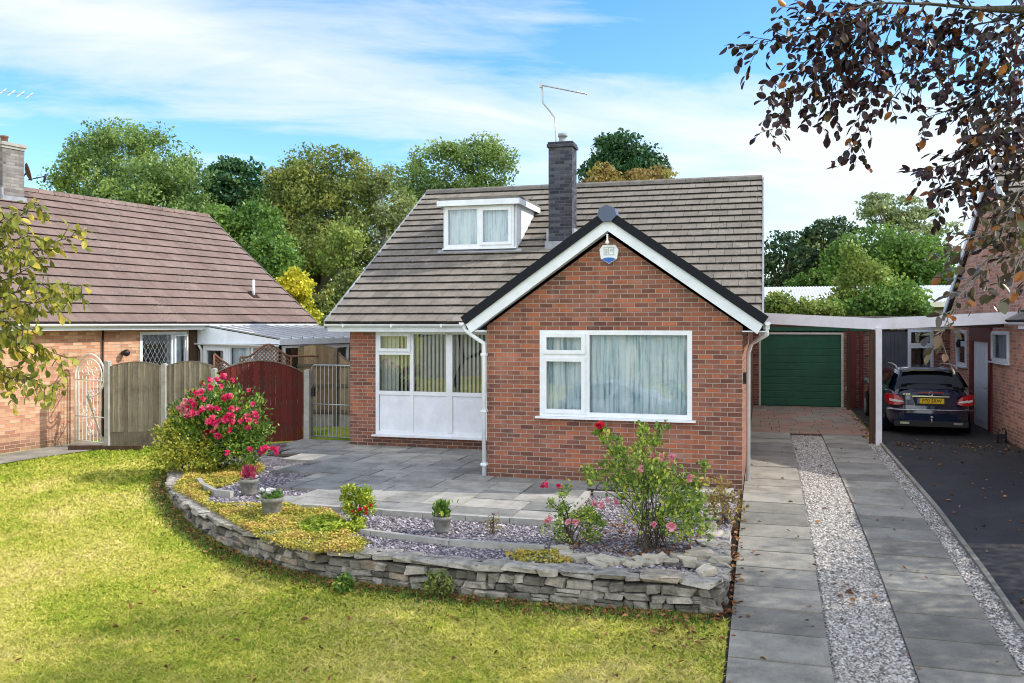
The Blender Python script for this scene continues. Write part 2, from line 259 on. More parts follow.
# ------------------------------------------------------------------ objects
ROOTM = {}
def tag(o, label, cat, group=None, kind=None):
    if label: o['label'] = label
    if cat: o['category'] = cat
    if group: o['group'] = group
    if kind: o['kind'] = kind
    return o
def thing(name, label, cat, loc=(0,0,0), rotz=0, group=None):
    o = bpy.data.objects.new(name, None); COL.objects.link(o); o.empty_display_size = .2
    o.location = loc; o.rotation_euler = (0, 0, rotz)
    ROOTM[o.name] = Matrix.Translation(Vector(loc)) @ Matrix.Rotation(rotz, 4, 'Z')
    return tag(o, label, cat, group)
def dup(root, loc, rotz, label=None):
    r = root.copy(); COL.objects.link(r); r.location = loc; r.rotation_euler = (0,0,rotz)
    if label: r['label'] = label
    for ch in root.children:
        c = ch.copy(); COL.objects.link(c); c.parent = r
        for g in ch.children:
            d = g.copy(); COL.objects.link(d); d.parent = c
    return r
class MB:
    """collects faces for one mesh object"""
    def __init__(s): s.v = []; s.f = []; s.r = []; s.cur = 0.; s.sm = []; s.smooth = False
    def add(s, verts, faces, r=None):
        b = len(s.v); s.v += [tuple(p) for p in verts]
        for f in faces:
            s.f.append(tuple(b+i for i in f)); s.r.append(s.cur if r is None else r); s.sm.append(s.smooth)
        return s
    def quad(s, a, b, c, d, r=None): return s.add([a,b,c,d], [(0,1,2,3)], r)
    def box(s, x0, x1, y0, y1, z0_, z1, r=None):
        return s.add([(x0,y0,z0_),(x1,y0,z0_),(x1,y1,z0_),(x0,y1,z0_),(x0,y0,z1),(x1,y0,z1),(x1,y1,z1),(x0,y1,z1)],
            [(0,3,2,1),(4,5,6,7),(0,1,5,4),(1,2,6,5),(2,3,7,6),(3,0,4,7)], r)
    def obox(s, o, ux, n, a0, a1, b0, b1, d0, d1, uz=Vector((0,0,1)), r=None):
        o = Vector(o); P = lambda a,b,d: o+ux*a+uz*b+n*d
        return s.add([P(a0,b0,d0),P(a1,b0,d0),P(a1,b0,d1),P(a0,b0,d1),P(a0,b1,d0),P(a1,b1,d0),P(a1,b1,d1),P(a0,b1,d1)],
            [(0,3,2,1),(4,5,6,7),(0,1,5,4),(1,2,6,5),(2,3,7,6),(3,0,4,7)], r)
    def prism(s, poly, ext, r=None):
        """poly: 3D points, extruded by vector ext"""
        n = len(poly); e = Vector(ext); A = [Vector(p) for p in poly]
        return s.add(A+[p+e for p in A], [tuple(range(n))[::-1], tuple(range(n,2*n))]+[(i,(i+1)%n,n+(i+1)%n,n+i) for i in range(n)], r)
    def tube(s, pts, rad, seg=8, r=None, cap=True):
        pts = [Vector(p) for p in pts]; n = len(pts)
        rad = [rad]*n if not hasattr(rad, '__len__') else rad
        b = len(s.v); up = None
        for i, p in enumerate(pts):
            d = (pts[min(i+1,n-1)]-pts[max(i-1,0)]).normalized()
            if up is None: up = d.orthogonal().normalized()
            up = (up-d*up.dot(d)); up = up.normalized() if up.length > 1e-6 else d.orthogonal().normalized()
            w = d.cross(up)
            for k in range(seg):
                a = 2*PI*k/seg; s.v.append(tuple(p+(up*math.cos(a)+w*math.sin(a))*rad[i]))
        rr = s.cur if r is None else r
        for i in range(n-1):
            for k in range(seg):
                s.f.append((b+i*seg+k, b+i*seg+(k+1)%seg, b+(i+1)*seg+(k+1)%seg, b+(i+1)*seg+k)); s.r.append(rr); s.sm.append(seg > 5)
        if cap:
            s.f.append(tuple(b+k for k in range(seg))[::-1]); s.r.append(rr); s.sm.append(False)
            s.f.append(tuple(b+(n-1)*seg+k for k in range(seg))); s.r.append(rr); s.sm.append(False)
        return s
    def lathe(s, c, prof, seg=20, axis='z', r=None):
        b = len(s.v); c = Vector(c); rr = s.cur if r is None else r
        for (rad, h) in prof:
            for k in range(seg):
                a = 2*PI*k/seg; x, y = rad*math.cos(a), rad*math.sin(a)
                s.v.append(tuple(c+(Vector((x,y,h)) if axis=='z' else Vector((h,x,y)) if axis=='x' else Vector((x,h,y)))))
        for i in range(len(prof)-1):
            for k in range(seg):
                s.f.append((b+i*seg+k, b+i*seg+(k+1)%seg, b+(i+1)*seg+(k+1)%seg, b+(i+1)*seg+k)); s.r.append(rr); s.sm.append(True)
        return s
    def build(s, name, mat, parent=None, world=False, uv=True):
        vs = s.v
        if world and parent is not None:
            p = parent
            while p.parent is not None: p = p.parent
            inv = ROOTM[p.name].inverted(); vs = [tuple(inv @ Vector(q)) for q in vs]
        me = bpy.data.meshes.new(name); me.from_pydata(vs, [], s.f)
        a = me.attributes.new('rnd', 'FLOAT', 'FACE'); a.data.foreach_set('value', s.r)
        me.polygons.foreach_set('use_smooth', s.sm)
        if uv:
            l = me.uv_layers.new(name='UVMap'); me.update()
            for p in me.polygons:
                n = p.normal
                if abs(n.z) > .96 or n.length < .1: h = Vector((1,0,0)); w = Vector((0,1,0))
                else: h = Vector((-n.y, n.x, 0)).normalized(); w = n.cross(h)
                if h.x < -1e-4 or (abs(h.x) < 1e-4 and h.y < 0): h = -h
                if w.z < 0: w = -w
                for li in p.loop_indices:
                    q = me.vertices[me.loops[li].vertex_index].co; l.data[li].uv = (q.dot(h), q.dot(w))
        me.materials.append(mat if not isinstance(mat, str) else M[mat])
        o = bpy.data.objects.new(name, me); COL.objects.link(o)
        if parent is not None: o.parent = parent
        return o
def quads(name, V, mat, parent=None, rvals=None, nper=4, faces_per=None, smooth=False):
    """fast mesh of N separate little polygons. V: (N, nper, 3)"""
    V = np.asarray(V, dtype=np.float32); N = V.shape[0]
    if parent is not None:
        p = parent
        while p.parent is not None: p = p.parent
        inv = np.array(ROOTM[p.name].inverted()); V = V @ inv[:3,:3].T.astype(np.float32) + inv[:3,3].astype(np.float32)
    faces_per = faces_per or [tuple(range(nper))]
    me = bpy.data.meshes.new(name); me.vertices.add(N*nper); me.vertices.foreach_set('co', V.reshape(-1))
    flatf = [i for f in faces_per for i in f]; L = len(flatf); F = len(faces_per)
    idx = (np.arange(N)[:,None]*nper + np.array(flatf)[None,:]).astype(np.int32)
    me.loops.add(N*L); me.loops.foreach_set('vertex_index', idx.reshape(-1))
    ls = np.cumsum([0]+[len(f) for f in faces_per])[:-1]
    st = (np.arange(N)[:,None]*L + ls[None,:]).astype(np.int32)
    me.polygons.add(N*F); me.polygons.foreach_set('loop_start', st.reshape(-1))
    me.polygons.foreach_set('loop_total', np.tile(np.array([len(f) for f in faces_per], dtype=np.int32), N))
    me.update(calc_edges=True); me.validate()
    a = me.attributes.new('rnd', 'FLOAT', 'FACE')
    rv = R.random(N) if rvals is None else np.asarray(rvals)
    a.data.foreach_set('value', np.repeat(rv, F).astype(np.float32))
    me.materials.append(M[mat] if isinstance(mat, str) else mat)
    o = bpy.data.objects.new(name, me); COL.objects.link(o)
    if parent is not None: o.parent = parent
    return o
def unit(a): return a/np.maximum(np.linalg.norm(a, axis=-1, keepdims=True), 1e-9)
def leaf_geo(P, dirs, norms, L, W, fold=.18, droop=.15):
    """six-cornered folded leaves: base, two side pairs, tip"""
    P = np.asarray(P); d = unit(np.asarray(dirs)); n = np.asarray(norms); n = unit(n-d*np.sum(n*d,-1,keepdims=True)); s = np.cross(d, n)
    L = np.asarray(L)[:,None]; W = np.asarray(W)[:,None]
    base = P; tip = P+d*L-n*L*droop
    a = P+d*L*.17; b = P+d*L*.48-n*L*droop*.25; c = P+d*L*.80-n*L*droop*.65
    return np.stack([base, a+s*W*.33+n*W*fold*.7, b+s*W*.5+n*W*fold, c+s*W*.34+n*W*fold*.7, tip, c-s*W*.34+n*W*fold*.7, b-s*W*.5+n*W*fold, a-s*W*.33+n*W*fold*.7], 1)
LEAF_F = [(0,1,2,3,4),(0,4,5,6,7)]
def kite_geo(P, L, W, up=.35, dirs=None):
    N = len(P); n = unit(R.normal(size=(N,3))+np.array([0,0,up])); d = R.normal(size=(N,3)) if dirs is None else dirs
    d = unit(d-n*np.sum(n*d,-1,keepdims=True)); s = np.cross(d, n); L = np.asarray(L)[:,None]; W = np.asarray(W)[:,None]
    return np.stack([P-d*L*.5, P+s*W*.5+n*W*.12, P+d*L*.5, P-s*W*.5+n*W*.12], 1)
# ------------------------------------------------------------------ vegetation
def tree(name, label, blobs, leafmat, leaf=.2, clumps=120, per=120, base=None, trunk_r=.2, group=None, clump_r=.55, cat='tree', shell=.55, flatten=.8, bark='bark', limbs=14, gap=0., up=.35, ragged=True):
    """blobs: (u, v, depth, half width px, half height px)"""
    E = []
    for (u, v, d, ru, rv) in blobs:
        c = at(u, v, d); k = d/FPX
        if ragged:
            for q_ in range(6):
                t_ = R.uniform(-.35, 1.35)*PI; s_ = R.uniform(.18,.36); e_ = at(u+math.cos(t_)*ru*.70, v-math.sin(t_)*rv*.70, d+R.normal()*ru*k*.3)
                E.append((np.array(e_), np.array([ru*k*s_*1.1, ru*k*s_, rv*k*s_*1.15])))
        E.append((np.array(c), np.array([ru*k, ru*k*.85, rv*k])))
    if base is None:
        b = E[0][0]; base = (b[0], b[1], gz(b[1]))
    root = thing(name, label, cat, base, group=group)
    vol = np.array([np.prod(e[1])**.67 for e in E]); vol = vol/vol.sum()
    CC = []; P = []; Q = []
    for (c, r), w in zip(E, vol):
        for i in range(max(2, int(clumps*w*1.15))):
            q = unit(R.normal(size=3)); rr = shell+(1-shell)*R.random()**.6
            if R.random() < gap: continue
            p = c+q*r*rr; CC.append(p)
            s = clump_r*(.6+.8*R.random()); n = int(per*(.5+R.random()))
            g = R.normal(size=(n,3)); g = unit(g)*(R.random((n,1))**.4)
            P.append(p+g*np.array([s,s,s*flatten])); Q.append(np.clip(.5+R.normal()*.2+R.normal(size=n)*.16, 0, 1))
    P = np.concatenate(P); Q = np.concatenate(Q); P[:,2] = np.maximum(P[:,2], base[2]+.05)
    L = leaf*(.6+.8*R.random(len(P)))
    quads('crown', kite_geo(P, L, L*.62, up), leafmat, root, Q)
    m = MB(); top = np.mean(CC, 0); b = np.array(base); zt = top[2]*.55+b[2]*.45
    mid = np.array([b[0]*.5+top[0]*.5+R.normal()*.15, b[1], b[2]*.5+zt*.5]); tp = np.array([b[0]*.3+top[0]*.7, b[1]*.3+top[1]*.7, zt])
    m.tube([b-np.array([0,0,.1]), mid, tp, (tp*.4+top*.6)], [trunk_r, trunk_r*.8, trunk_r*.6, trunk_r*.25], 8)
    idx = R.permutation(len(CC))[:limbs]
    for i in idx:
        e = CC[i]; st = mid*.3+tp*.7 if R.random() < .5 else tp
        h = st*.5+e*.5+np.array([0,0,.12*np.linalg.norm(e-st)])
        m.tube([st, h, e], [trunk_r*.38, trunk_r*.22, trunk_r*.06], 5)
    m.build('trunk', bark, root, world=True); return root
def blossom_mesh(mat, r, petals=14):
    n = petals; d = unit(R.normal(size=(n,3))+np.array([0,0,.5])); P = d*r*.35
    V = leaf_geo(P*.3, d, unit(R.normal(size=(n,3))), np.full(n, r), np.full(n, r*1.1), .25, .3)
    o = quads('blossom', V, mat, None, None, 8, LEAF_F); return o
def shrub(name, label, base, ells, leafmat, n, leaf, stems=10, flowers=(), group=None, cat='shrub', stem_r=.008, shell=.3, clump=None, stemmat='bark', spiky=False, spread=.03):
    """ells: centre offset from base (x,y,z), radii; flowers: (material, radius, count, zone centre, zone radii)"""
    root = thing(name, label, cat, base, group=group); B = np.array(base); P = []; tips = []
    vol = np.array([np.prod(np.array(e[1]))**.67 for e in ells]); vol = vol/vol.sum()
    for (c, r), w in zip(ells, vol):
        k = int(n*w); c = B+np.array(c); r = np.array(r)
        if clump:
            nc = max(4, int(k/clump)); cc = c+unit(R.normal(size=(nc,3)))*r*(shell+(1-shell)*R.random((nc,1))**.5); tips += list(cc)
            a = cc[R.integers(0, nc, k)]+R.normal(size=(k,3))*r.mean()*.13
        else:
            a = c+unit(R.normal(size=(k,3)))*r*(shell+(1-shell)*R.random((k,1))**.45); tips += list(a[:stems])
        P.append(a)
    P = np.concatenate(P); P = P[P[:,2] > B[2]+.02]
    L = leaf*(.6+.8*R.random(len(P))); dirs = unit(P-B+R.normal(size=P.shape)*.6)
    nn = unit(R.normal(size=P.shape)+np.array([0,0,.9]))
    if spiky: dirs = unit(R.normal(size=P.shape)*.4+np.array([0,0,1])); nn = unit(R.normal(size=P.shape))
    quads('foliage', leaf_geo(P, dirs, nn, L, L*(.6 if not spiky else .18)), leafmat, root, None, 8, LEAF_F)
    if stems:
        m = MB()
        for i in range(stems):
            e = tips[R.integers(0, len(tips))]; h = B*.45+e*.55+np.array([0,0,.12]) ; h[:2] = B[:2]*.6+e[:2]*.4
            m.tube([B+R.normal(size=3)*np.array([spread,spread,0]), h, e], [stem_r, stem_r*.8, stem_r*.4], 5)
        m.build('stem', stemmat, root, world=True)
    for (mat, fr, cnt, fc, frd) in flowers:
        proto = None
        for i in range(cnt):
            q = unit(R.normal(size=3)); q[1] = -abs(q[1]); q[2] = abs(q[2])*.9-.15
            p = np.array(fc)+unit(q)*np.array(frd)*(.85+.2*R.random())
            if proto is None: o = proto = blossom_mesh(mat, fr); 
            else: o = proto.copy(); COL.objects.link(o)
            o.parent = root; o.location = p; o.rotation_euler = R.random(3)*6; s = .7+.5*R.random(); o.scale = (s,s,s)
    return root
# ------------------------------------------------------------------ camera, sun, sky
cam = bpy.data.cameras.new('camera'); co = bpy.data.objects.new('camera', cam); COL.objects.link(co); sc.camera = co
co.location = (0, 0, HC); co.rotation_euler = (PI/2, 0, YAW); cam.sensor_width = 36; cam.lens = 36*FPX/1024
cam.shift_y = (HV-341.5)/1024; cam.clip_end = 3000; cam.clip_start = .05
SAZ, SEL = math.radians(72), math.radians(37)
sd = Vector((math.cos(SEL)*math.sin(SAZ), math.cos(SEL)*math.cos(SAZ), math.sin(SEL)))
sl = bpy.data.lights.new('sun', 'SUN'); sl.energy = 5.0; sl.angle = math.radians(.5); sl.color = (1, .94, .84)
so = bpy.data.objects.new('sun', sl); COL.objects.link(so); so.rotation_euler = sd.to_track_quat('Z', 'Y').to_euler(); so.location = (20, 6, 20)
def make_world():
    w = bpy.data.worlds.new('World'); sc.world = w; w.use_nodes = True; t = w.node_tree; t.nodes.clear()
    class W(NT):
        def __init__(s): s.t = t
    k = W()
    sky = k.n('ShaderNodeTexSky'); sky.sky_type = 'NISHITA'; sky.sun_disc = False; sky.sun_elevation = SEL; sky.sun_rotation = SAZ
    sky.altitude = 50; sky.air_density = 1.; sky.dust_density = .6; sky.ozone_density = 2.2
    d = k.n('ShaderNodeTexCoord').outputs['Generated']
    def dot(v): return k.n('ShaderNodeVectorMath', {0: d, 1: v}, operation='DOT_PRODUCT').outputs['Value']
    a = dot((CS, SN, 0)); e = dot((0, 0, 1)); f = dot((-SN, CS, 0))
    # cirrus: noise over a flat cloud layer (direction divided by elevation), long streaks tilted across the view
    inv = k.math('DIVIDE', 1., k.math('ADD', k.math('MAXIMUM', e, 0.), .16))
    px = k.math('MULTIPLY', a, inv); py = k.math('MULTIPLY', f, inv)
    p2 = k.n('ShaderNodeCombineXYZ', {0: k.math('ADD', k.math('MULTIPLY', px, .55), k.math('MULTIPLY', py, .25)), 1: k.math('SUBTRACT', k.math('MULTIPLY', py, 1.25), k.math('MULTIPLY', px, .32)), 2: 0.}).outputs[0]
    n1 = k.noise(p2, 1.15, 9, .58, .5); n2 = k.noise(p2, 3.6, 8, .62, .8)
    # a broad bank of cloud falling from the left to the right of the view
    el = k.math('SUBTRACT', e, k.math('SUBTRACT', .228, k.math('MULTIPLY', a, .17)))
    bank = k.math('SUBTRACT', 1., k.math('MULTIPLY', k.math('ABSOLUTE', el), 11.), True)
    el2 = k.math('SUBTRACT', 1., k.math('MULTIPLY', k.math('ABSOLUTE', k.math('SUBTRACT', e, .12)), 9.), True)
    right = k.math('MULTIPLY', el2, k.ramp(a, [(.2,(0,0,0)),(.5,(1,1,1))]))
    m = k.math('ADD', k.math('MULTIPLY', n1, .95), k.math('MULTIPLY', n2, .35))
    m = k.math('ADD', m, k.math('ADD', k.math('MULTIPLY', bank, .30), k.math('MULTIPLY', right, .15)))
    fac = k.ramp(m, [(.66,(0,0,0)),(.80,(.5,.5,.5)),(1.,(.96,.96,.96))])
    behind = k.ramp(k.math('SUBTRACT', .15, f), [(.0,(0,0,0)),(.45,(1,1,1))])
    low = k.math('SUBTRACT', 1., k.math('MULTIPLY', e, 9.), True)
    fac = k.math('MAXIMUM', fac, k.math('MULTIPLY', low, .4))
    hs = k.n('ShaderNodeHueSaturation', {'Color': sky.outputs[0], 'Saturation': 1.32, 'Value': SKYV})
    col = k.mix(hs.outputs[0], (CLOUD[0], CLOUD[1], CLOUD[2], 1), fac)
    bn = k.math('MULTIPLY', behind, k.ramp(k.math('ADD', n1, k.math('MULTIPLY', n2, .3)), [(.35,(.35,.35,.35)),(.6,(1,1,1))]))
    col = k.mix(col, (BACK_FILL[0], BACK_FILL[1], BACK_FILL[2], 1), k.math('MULTIPLY', bn, k.ramp(e, [(.0,(.6,.6,.6)),(.2,(1,1,1))])))  # bright cloud added behind the camera, unseen, to fill the shaded fronts
    bg = k.n('ShaderNodeBackground', {'Color': col, 'Strength': SKYS}); o = k.n('ShaderNodeOutputWorld')
    t.links.new(bg.outputs[0], o.inputs[0])
SKYS = .15; SKYV = 1.9; CLOUD = (6.7, 7.1, 7.4); BACK_FILL = (13., 13.6, 14.6)
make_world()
sc.view_settings.view_transform = 'Standard'; sc.view_settings.look = 'None'; sc.view_settings.exposure = 0; sc.view_settings.gamma = 1
sc.render.engine = 'CYCLES'; sc.cycles.use_denoising = True; sc.cycles.max_bounces = 6; sc.cycles.transparent_max_bounces = 12
sc.cycles.sample_clamp_indirect = 6; sc.cycles.filter_width = 1.05; sc.cycles.blur_glossy = .5; sc.cycles.use_adaptive_sampling = False; sc.world.cycles.sampling_method = 'MANUAL'; sc.world.cycles.sample_map_resolution = 1024; sc.cycles.denoising_prefilter = 'ACCURATE'
#@@PARTS
# ------------------------------------------------------------------ ground
def strip(name, poly_x, y0, y1, mat, off, label=None, kind='structure', nx=1):
    """sheet between x functions of y following the ground profile; cut at every profile knot"""
    ys = sorted(set([y0, y1]+[k for k in GKY if y0 < k < y1])); m = MB()
    xa, xb = poly_x
    for a, b in zip(ys, ys[1:]):
        for i in range(nx):
            l, r = xa+(xb-xa)*i/nx, xa+(xb-xa)*(i+1)/nx
            m.quad((l,a,gz(a)+off),(r,a,gz(a)+off),(r,b,gz(b)+off),(l,b,gz(b)+off))
    o = m.build(name, mat); o['kind'] = kind; return o
strip('lawn', (-900, 900), -900, 900, 'lawn', 0, nx=4)
strip('road', (-200, 200), -6.6, .2, 'asphalt', .004)
strip('pavement', (-200, 200), .3, 2.1, 'slab', .01)
strip('tarmac_drive', (2.42, 5.1), 2.1, 27.6, 'asphalt', .006)
strip('gravel_strip', (.56, 1.26), 2.1, 21.2, 'gravel', .004)
strip('gravel_edging', (2.12, 2.36), 2.1, 21.2, 'gravel', .004)
def slab_run(m, x0, x1, y0, y1, dy, th=.035, gap=.014, jit=.006):
    y = y0
    while y < y1-.05:
        b = min(y+dy, y1); q = rnd.random(); j = rnd.uniform(0, jit); tl = rnd.uniform(-jit, jit)*.7
        for c0, c1 in [(y, b)]:
            za, zb = gz(c0+gap)+th-.012+j, gz(c1-gap)+th-.012+j
            a = [(x0+gap,c0+gap,za),(x1-gap,c0+gap,za+tl),(x1-gap,c1-gap,zb+tl),(x0+gap,c1-gap,zb)]
            lo = [(p[0],p[1],p[2]-.05) for p in a]
            m.add(a+lo, [(0,1,2,3),(0,4,5,1),(1,5,6,2),(2,6,7,3),(3,7,4,0)], q)
        y = b
m = MB(); slab_run(m, -.33, .58, 2.1, 21.5, .61); slab_run(m, 1.25, 2.13, 2.3, 21.5, .61)
o = m.build('driveway_slabs', 'slab'); o['kind'] = 'structure'
strip('drive_edge_soil', (-.47, -.345), 9.05, 14.2, M['soil'], .003)
strip('driveway_bed', (-.345, 2.2), 4, 27.6, M['soil'], .002)
m = MB(); y = 21.5
while y < 27.55:
    x = -.33-rnd.random()*.4; dy = rnd.choice([.45,.45,.6]); dy = min(dy, 27.58-y)
    while x < 2.38:
        w = rnd.choice([.45,.6,.6,.75]); a, b = max(x, -.33), min(x+w, 2.38); q = rnd.random(); h = .02+rnd.random()*.005
        if b-a > .06:
            t = [(a+.006,y+.006,gz(y)+h),(b-.006,y+.006,gz(y)+h),(b-.006,y+dy-.006,gz(y+dy)+h),(a+.006,y+dy-.006,gz(y+dy)+h)]
            lo = [(p[0],p[1],p[2]-.05) for p in t]; m.add(t+lo, [(0,1,2,3),(0,4,5,1),(1,5,6,2),(2,6,7,3),(3,7,4,0)], q)
        x += w
    y += dy
o = m.build('paved_apron', 'paver'); o['kind'] = 'structure'
# kerb line of narrow concrete edging beside the tarmac
m = MB(); y = 2.1
while y < 21.4:
    b = y+.9
    m.add([(2.36,y+.004,gz(y)+.05),(2.42,y+.004,gz(y)+.05),(2.42,b-.004,gz(b)+.05),(2.36,b-.004,gz(b)+.05),(2.36,y+.004,gz(y)-.05),(2.42,y+.004,gz(y)-.05),(2.42,b-.004,gz(b)-.05),(2.36,b-.004,gz(b)-.05)], [(0,1,2,3),(0,4,5,1),(1,5,6,2),(2,6,7,3),(3,7,4,0)], rnd.random()); y = b
o = m.build('kerb', 'slab'); o['kind'] = 'structure'
# side path by the left house
m = MB(); PL = [(-16.2,10.6),(-15.0,13.6),(-14.55,16.3)]; PR = [(-14.9,10.6),(-14.02,13.6),(-13.35,15.72)]
def lerp_path(P, t):
    k = min(int(t*2), 1); f = t*2-k; return (P[k][0]+(P[k+1][0]-P[k][0])*f, P[k][1]+(P[k+1][1]-P[k][1])*f)
for n_ in range(16):
    q = [lerp_path(PL,n_/16), lerp_path(PR,n_/16), lerp_path(PR,(n_+1)/16), lerp_path(PL,(n_+1)/16)]; m.quad(*[(x,y,gz(y)+.02) for x, y in q], .5)
o = m.build('side_path', 'slab'); o['kind'] = 'structure'
# raised bed and patio
WALL = [(-.42,9.15),(-1.13,9.11),(-2.07,9.06),(-2.95,9.05),(-3.91,9.1),(-4.83,9.2),(-5.68,9.45),(-6.72,9.96),(-7.82,10.74),(-8.9,11.73),(-9.6,12.5),(-10.15,13.4),(-10.35,14.2)]
def smooth_path(p, n=8):
    out = []
    for i in range(len(p)-1):
        p0, p1, p2, p3 = [Vector(p[max(0, min(len(p)-1, j))]) for j in (i-1,i,i+1,i+2)]
        for k in range(n):
            t = k/n; out.append(.5*((2*p1)+(-p0+p2)*t+(2*p0-5*p1+4*p2-p3)*t*t+(-p0+3*p1-3*p2+p3)*t**3))
    return out+[Vector(p[-1])]
WP = smooth_path(WALL)
BED = [(p.x, p.y) for p in WP]+[(-10.6,16.5),(-9.9,17.75),(-.36,17.05)]
BED += [(-.36,14.2),(-.40,11.9)]
m = MB(); m.add([(x,y+.03,-.035) for x, y in BED], [tuple(range(len(BED)))[::-1]])
o = m.build('slate_bed', 'slate'); o['kind'] = 'structure'
PATIO_OK = lambda x, y: (11.15 <= y <= 17.2 and (x < -2.62 or y > 13.25) and x < -.42)
m = MB(); yb = 17.5; rows = []
y = 17.6; ri = 0
while y > 11.2:
    dy = .6 if ri % 3 else .75
    a = max(y-dy, 11.15)
    if y > 14.2 and a < 14.2: a = 14.2 if y-14.2 > .3 else a
    left = {0:-9.9,1:-9.6,2:-9.3,3:-8.9,4:-8.0,5:-8.35,6:-7.4,7:-7.4,8:-6.7,9:-6.9}.get(ri, -6.3)
    x = -.45 if a > 13 else -2.65
    while x > left+.1:
        w = .6 if rnd.random() < .55 else .9; l = max(x-w, left)
        if y > 14.1 and l < -.4 and x > -4.5: pass
        q = rnd.random(); h = .012+rnd.random()*.008; tl = rnd.uniform(-.004,.004)
        if x-l > .1 and not (a > 14.1 and l > -4.4):
            t = [(l+.010,a+.010,h),(x-.010,a+.010,h+tl),(x-.010,y-.010,h+tl),(l+.010,y-.010,h)]; lo = [(p[0],p[1],p[2]-.06) for p in t]
            m.add(t+lo, [(0,1,2,3),(0,4,5,1),(1,5,6,2),(2,6,7,3),(3,7,4,0)], q)
        x = l
    y = a; ri += 1
o = m.build('patio', 'patio'); o['kind'] = 'structure'
m = MB(); m.quad((-9.95,11.17,-.02),(-2.65,11.17,-.02),(-2.65,17.6,-.02),(-9.95,17.6,-.02)); m.quad((-2.65,13.2,-.02),(-.44,13.2,-.02),(-.44,14.2,-.02),(-2.65,14.2,-.02))
# mortar bed only under the laid slabs on the right; the left stays slate
m = MB(); m.quad((-6.3,11.17,-.02),(-2.65,11.17,-.02),(-2.65,17.2,-.02),(-6.3,17.2,-.02)); m.quad((-2.649,13.27,-.02),(-.44,13.27,-.02),(-.44,14.2,-.02),(-2.649,14.2,-.02)); m.quad((-9.5,15.4,-.019),(-6.301,15.4,-.019),(-6.301,17.6,-.019),(-9.5,17.6,-.019))
o = m.build('patio_bedding', 'soil'); o['kind'] = 'structure'
# ------------------------------------------------------------------ building helpers
X, Y_, Z = Vector((1,0,0)), Vector((0,1,0)), Vector((0,0,1))
def wall(m, o, ux, n, W, H, holes=(), th=.25, z_base=0.):
    """solid wall lying behind plane o (outward normal n) with rectangular holes (a0,a1,b0,b1)"""
    As = sorted(set([0, W]+[h[0] for h in holes]+[h[1] for h in holes])); Bs = sorted(set([z_base, H]+[h[2] for h in holes]+[h[3] for h in holes]))
    for a0, a1 in zip(As, As[1:]):
        for b0, b1 in zip(Bs, Bs[1:]):
            if any(h[0]-1e-6 <= a0 and a1 <= h[1]+1e-6 and h[2]-1e-6 <= b0 and b1 <= h[3]+1e-6 for h in holes): continue
            m.obox(o, ux, n, a0, a1, b0, b1, -th, 0)
def window(root, o, ux, n, W, H, cells, fw=.055, sill=True, name='window', mat='upvc', rec=.06, curtain=None, depth=.07, panels=(), ng='glass', sillw=.06):
    """o = lower left corner on the wall face; cells (a0,a1,b0,b1,opening)"""
    o = Vector(o)-n*rec; m = MB()
    m.obox(o, ux, n, 0, fw, 0, H, 0, depth); m.obox(o, ux, n, W-fw, W, 0, H, 0, depth)
    m.obox(o, ux, n, fw, W-fw, 0, fw, 0, depth); m.obox(o, ux, n, fw, W-fw, H-fw, H, 0, depth)
    As = sorted(set(c[0] for c in cells)|set(c[1] for c in cells))
    for (a0, a1, b0, b1, op) in cells:     # glazing bars between cells
        if a1 < W-1e-3: m.obox(o, ux, n, a1-fw*.5, a1+fw*.5, max(b0, fw), min(b1, H-fw), .004, depth-.003)
        if b1 < H-1e-3: m.obox(o, ux, n, max(a0, fw), min(a1, W-fw), b1-fw*.5, b1+fw*.5, .005, depth-.005)
    for (a0, a1, b0, b1, op) in cells:
        if op:
            i = fw*.42; s = fw*.85; a, b, c, d = a0+i, a1-i, b0+i, b1-i
            if a0 < 1e-3: a = fw*.7
            if a1 > W-1e-3: b = W-fw*.7
            if b0 < 1e-3: c = fw*.7
            if b1 > H-1e-3: d = H-fw*.7
            m.obox(o, ux, n, a, a+s, c, d, .01, depth+.022); m.obox(o, ux, n, b-s, b, c, d, .01, depth+.022)
            m.obox(o, ux, n, a+s, b-s, c, c+s, .01, depth+.022); m.obox(o, ux, n, a+s, b-s, d-s, d, .01, depth+.022)
    wnd = m.build(name, mat, root)
    for (a0, a1, b0, b1, op) in cells:
        g = MB(); g.quad(*[o+ux*a+Z*b+n*(.03+.012*op) for a, b in ((a0+.02,b0+.02),(a1-.02,b0+.02),(a1-.02,b1-.02),(a0+.02,b1-.02))]); g.build('pane', ng, wnd)
    for (a0, a1, b0, b1) in panels:
        g = MB(); g.obox(o, ux, n, a0+.01, a1-.01, b0, b1, .012, .045); g.build('panel', 'panel', wnd)
    if sill:
        g = MB(); g.obox(o, ux, n, -sillw, W+sillw, -.035, -.003, -.01, rec+.10); g.build('sill', 'upvc', wnd)
    if curtain:
        c = MB(); c.smooth = True; N = int(W/.012); amp = .022
        def off(a): return -.09+amp*math.sin(a*52+2.2*math.sin(a*7.3)+curtain)+.012*math.sin(a*21+1)
        for i in range(N):
            a, b = .03+(W-.06)*i/N, .03+(W-.06)*(i+1)/N
            c.quad(o+ux*a+Z*.02+n*off(a), o+ux*b+Z*.02+n*off(b), o+ux*b+Z*(H-.03)+n*off(b), o+ux*a+Z*(H-.03)+n*off(a))
        c.build('curtain', 'curtain', wnd)
    # near-black sheet: darkness of the unlit room put into its colour
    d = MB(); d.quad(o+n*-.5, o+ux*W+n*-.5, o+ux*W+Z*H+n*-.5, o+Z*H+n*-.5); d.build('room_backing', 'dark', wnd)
    return wnd
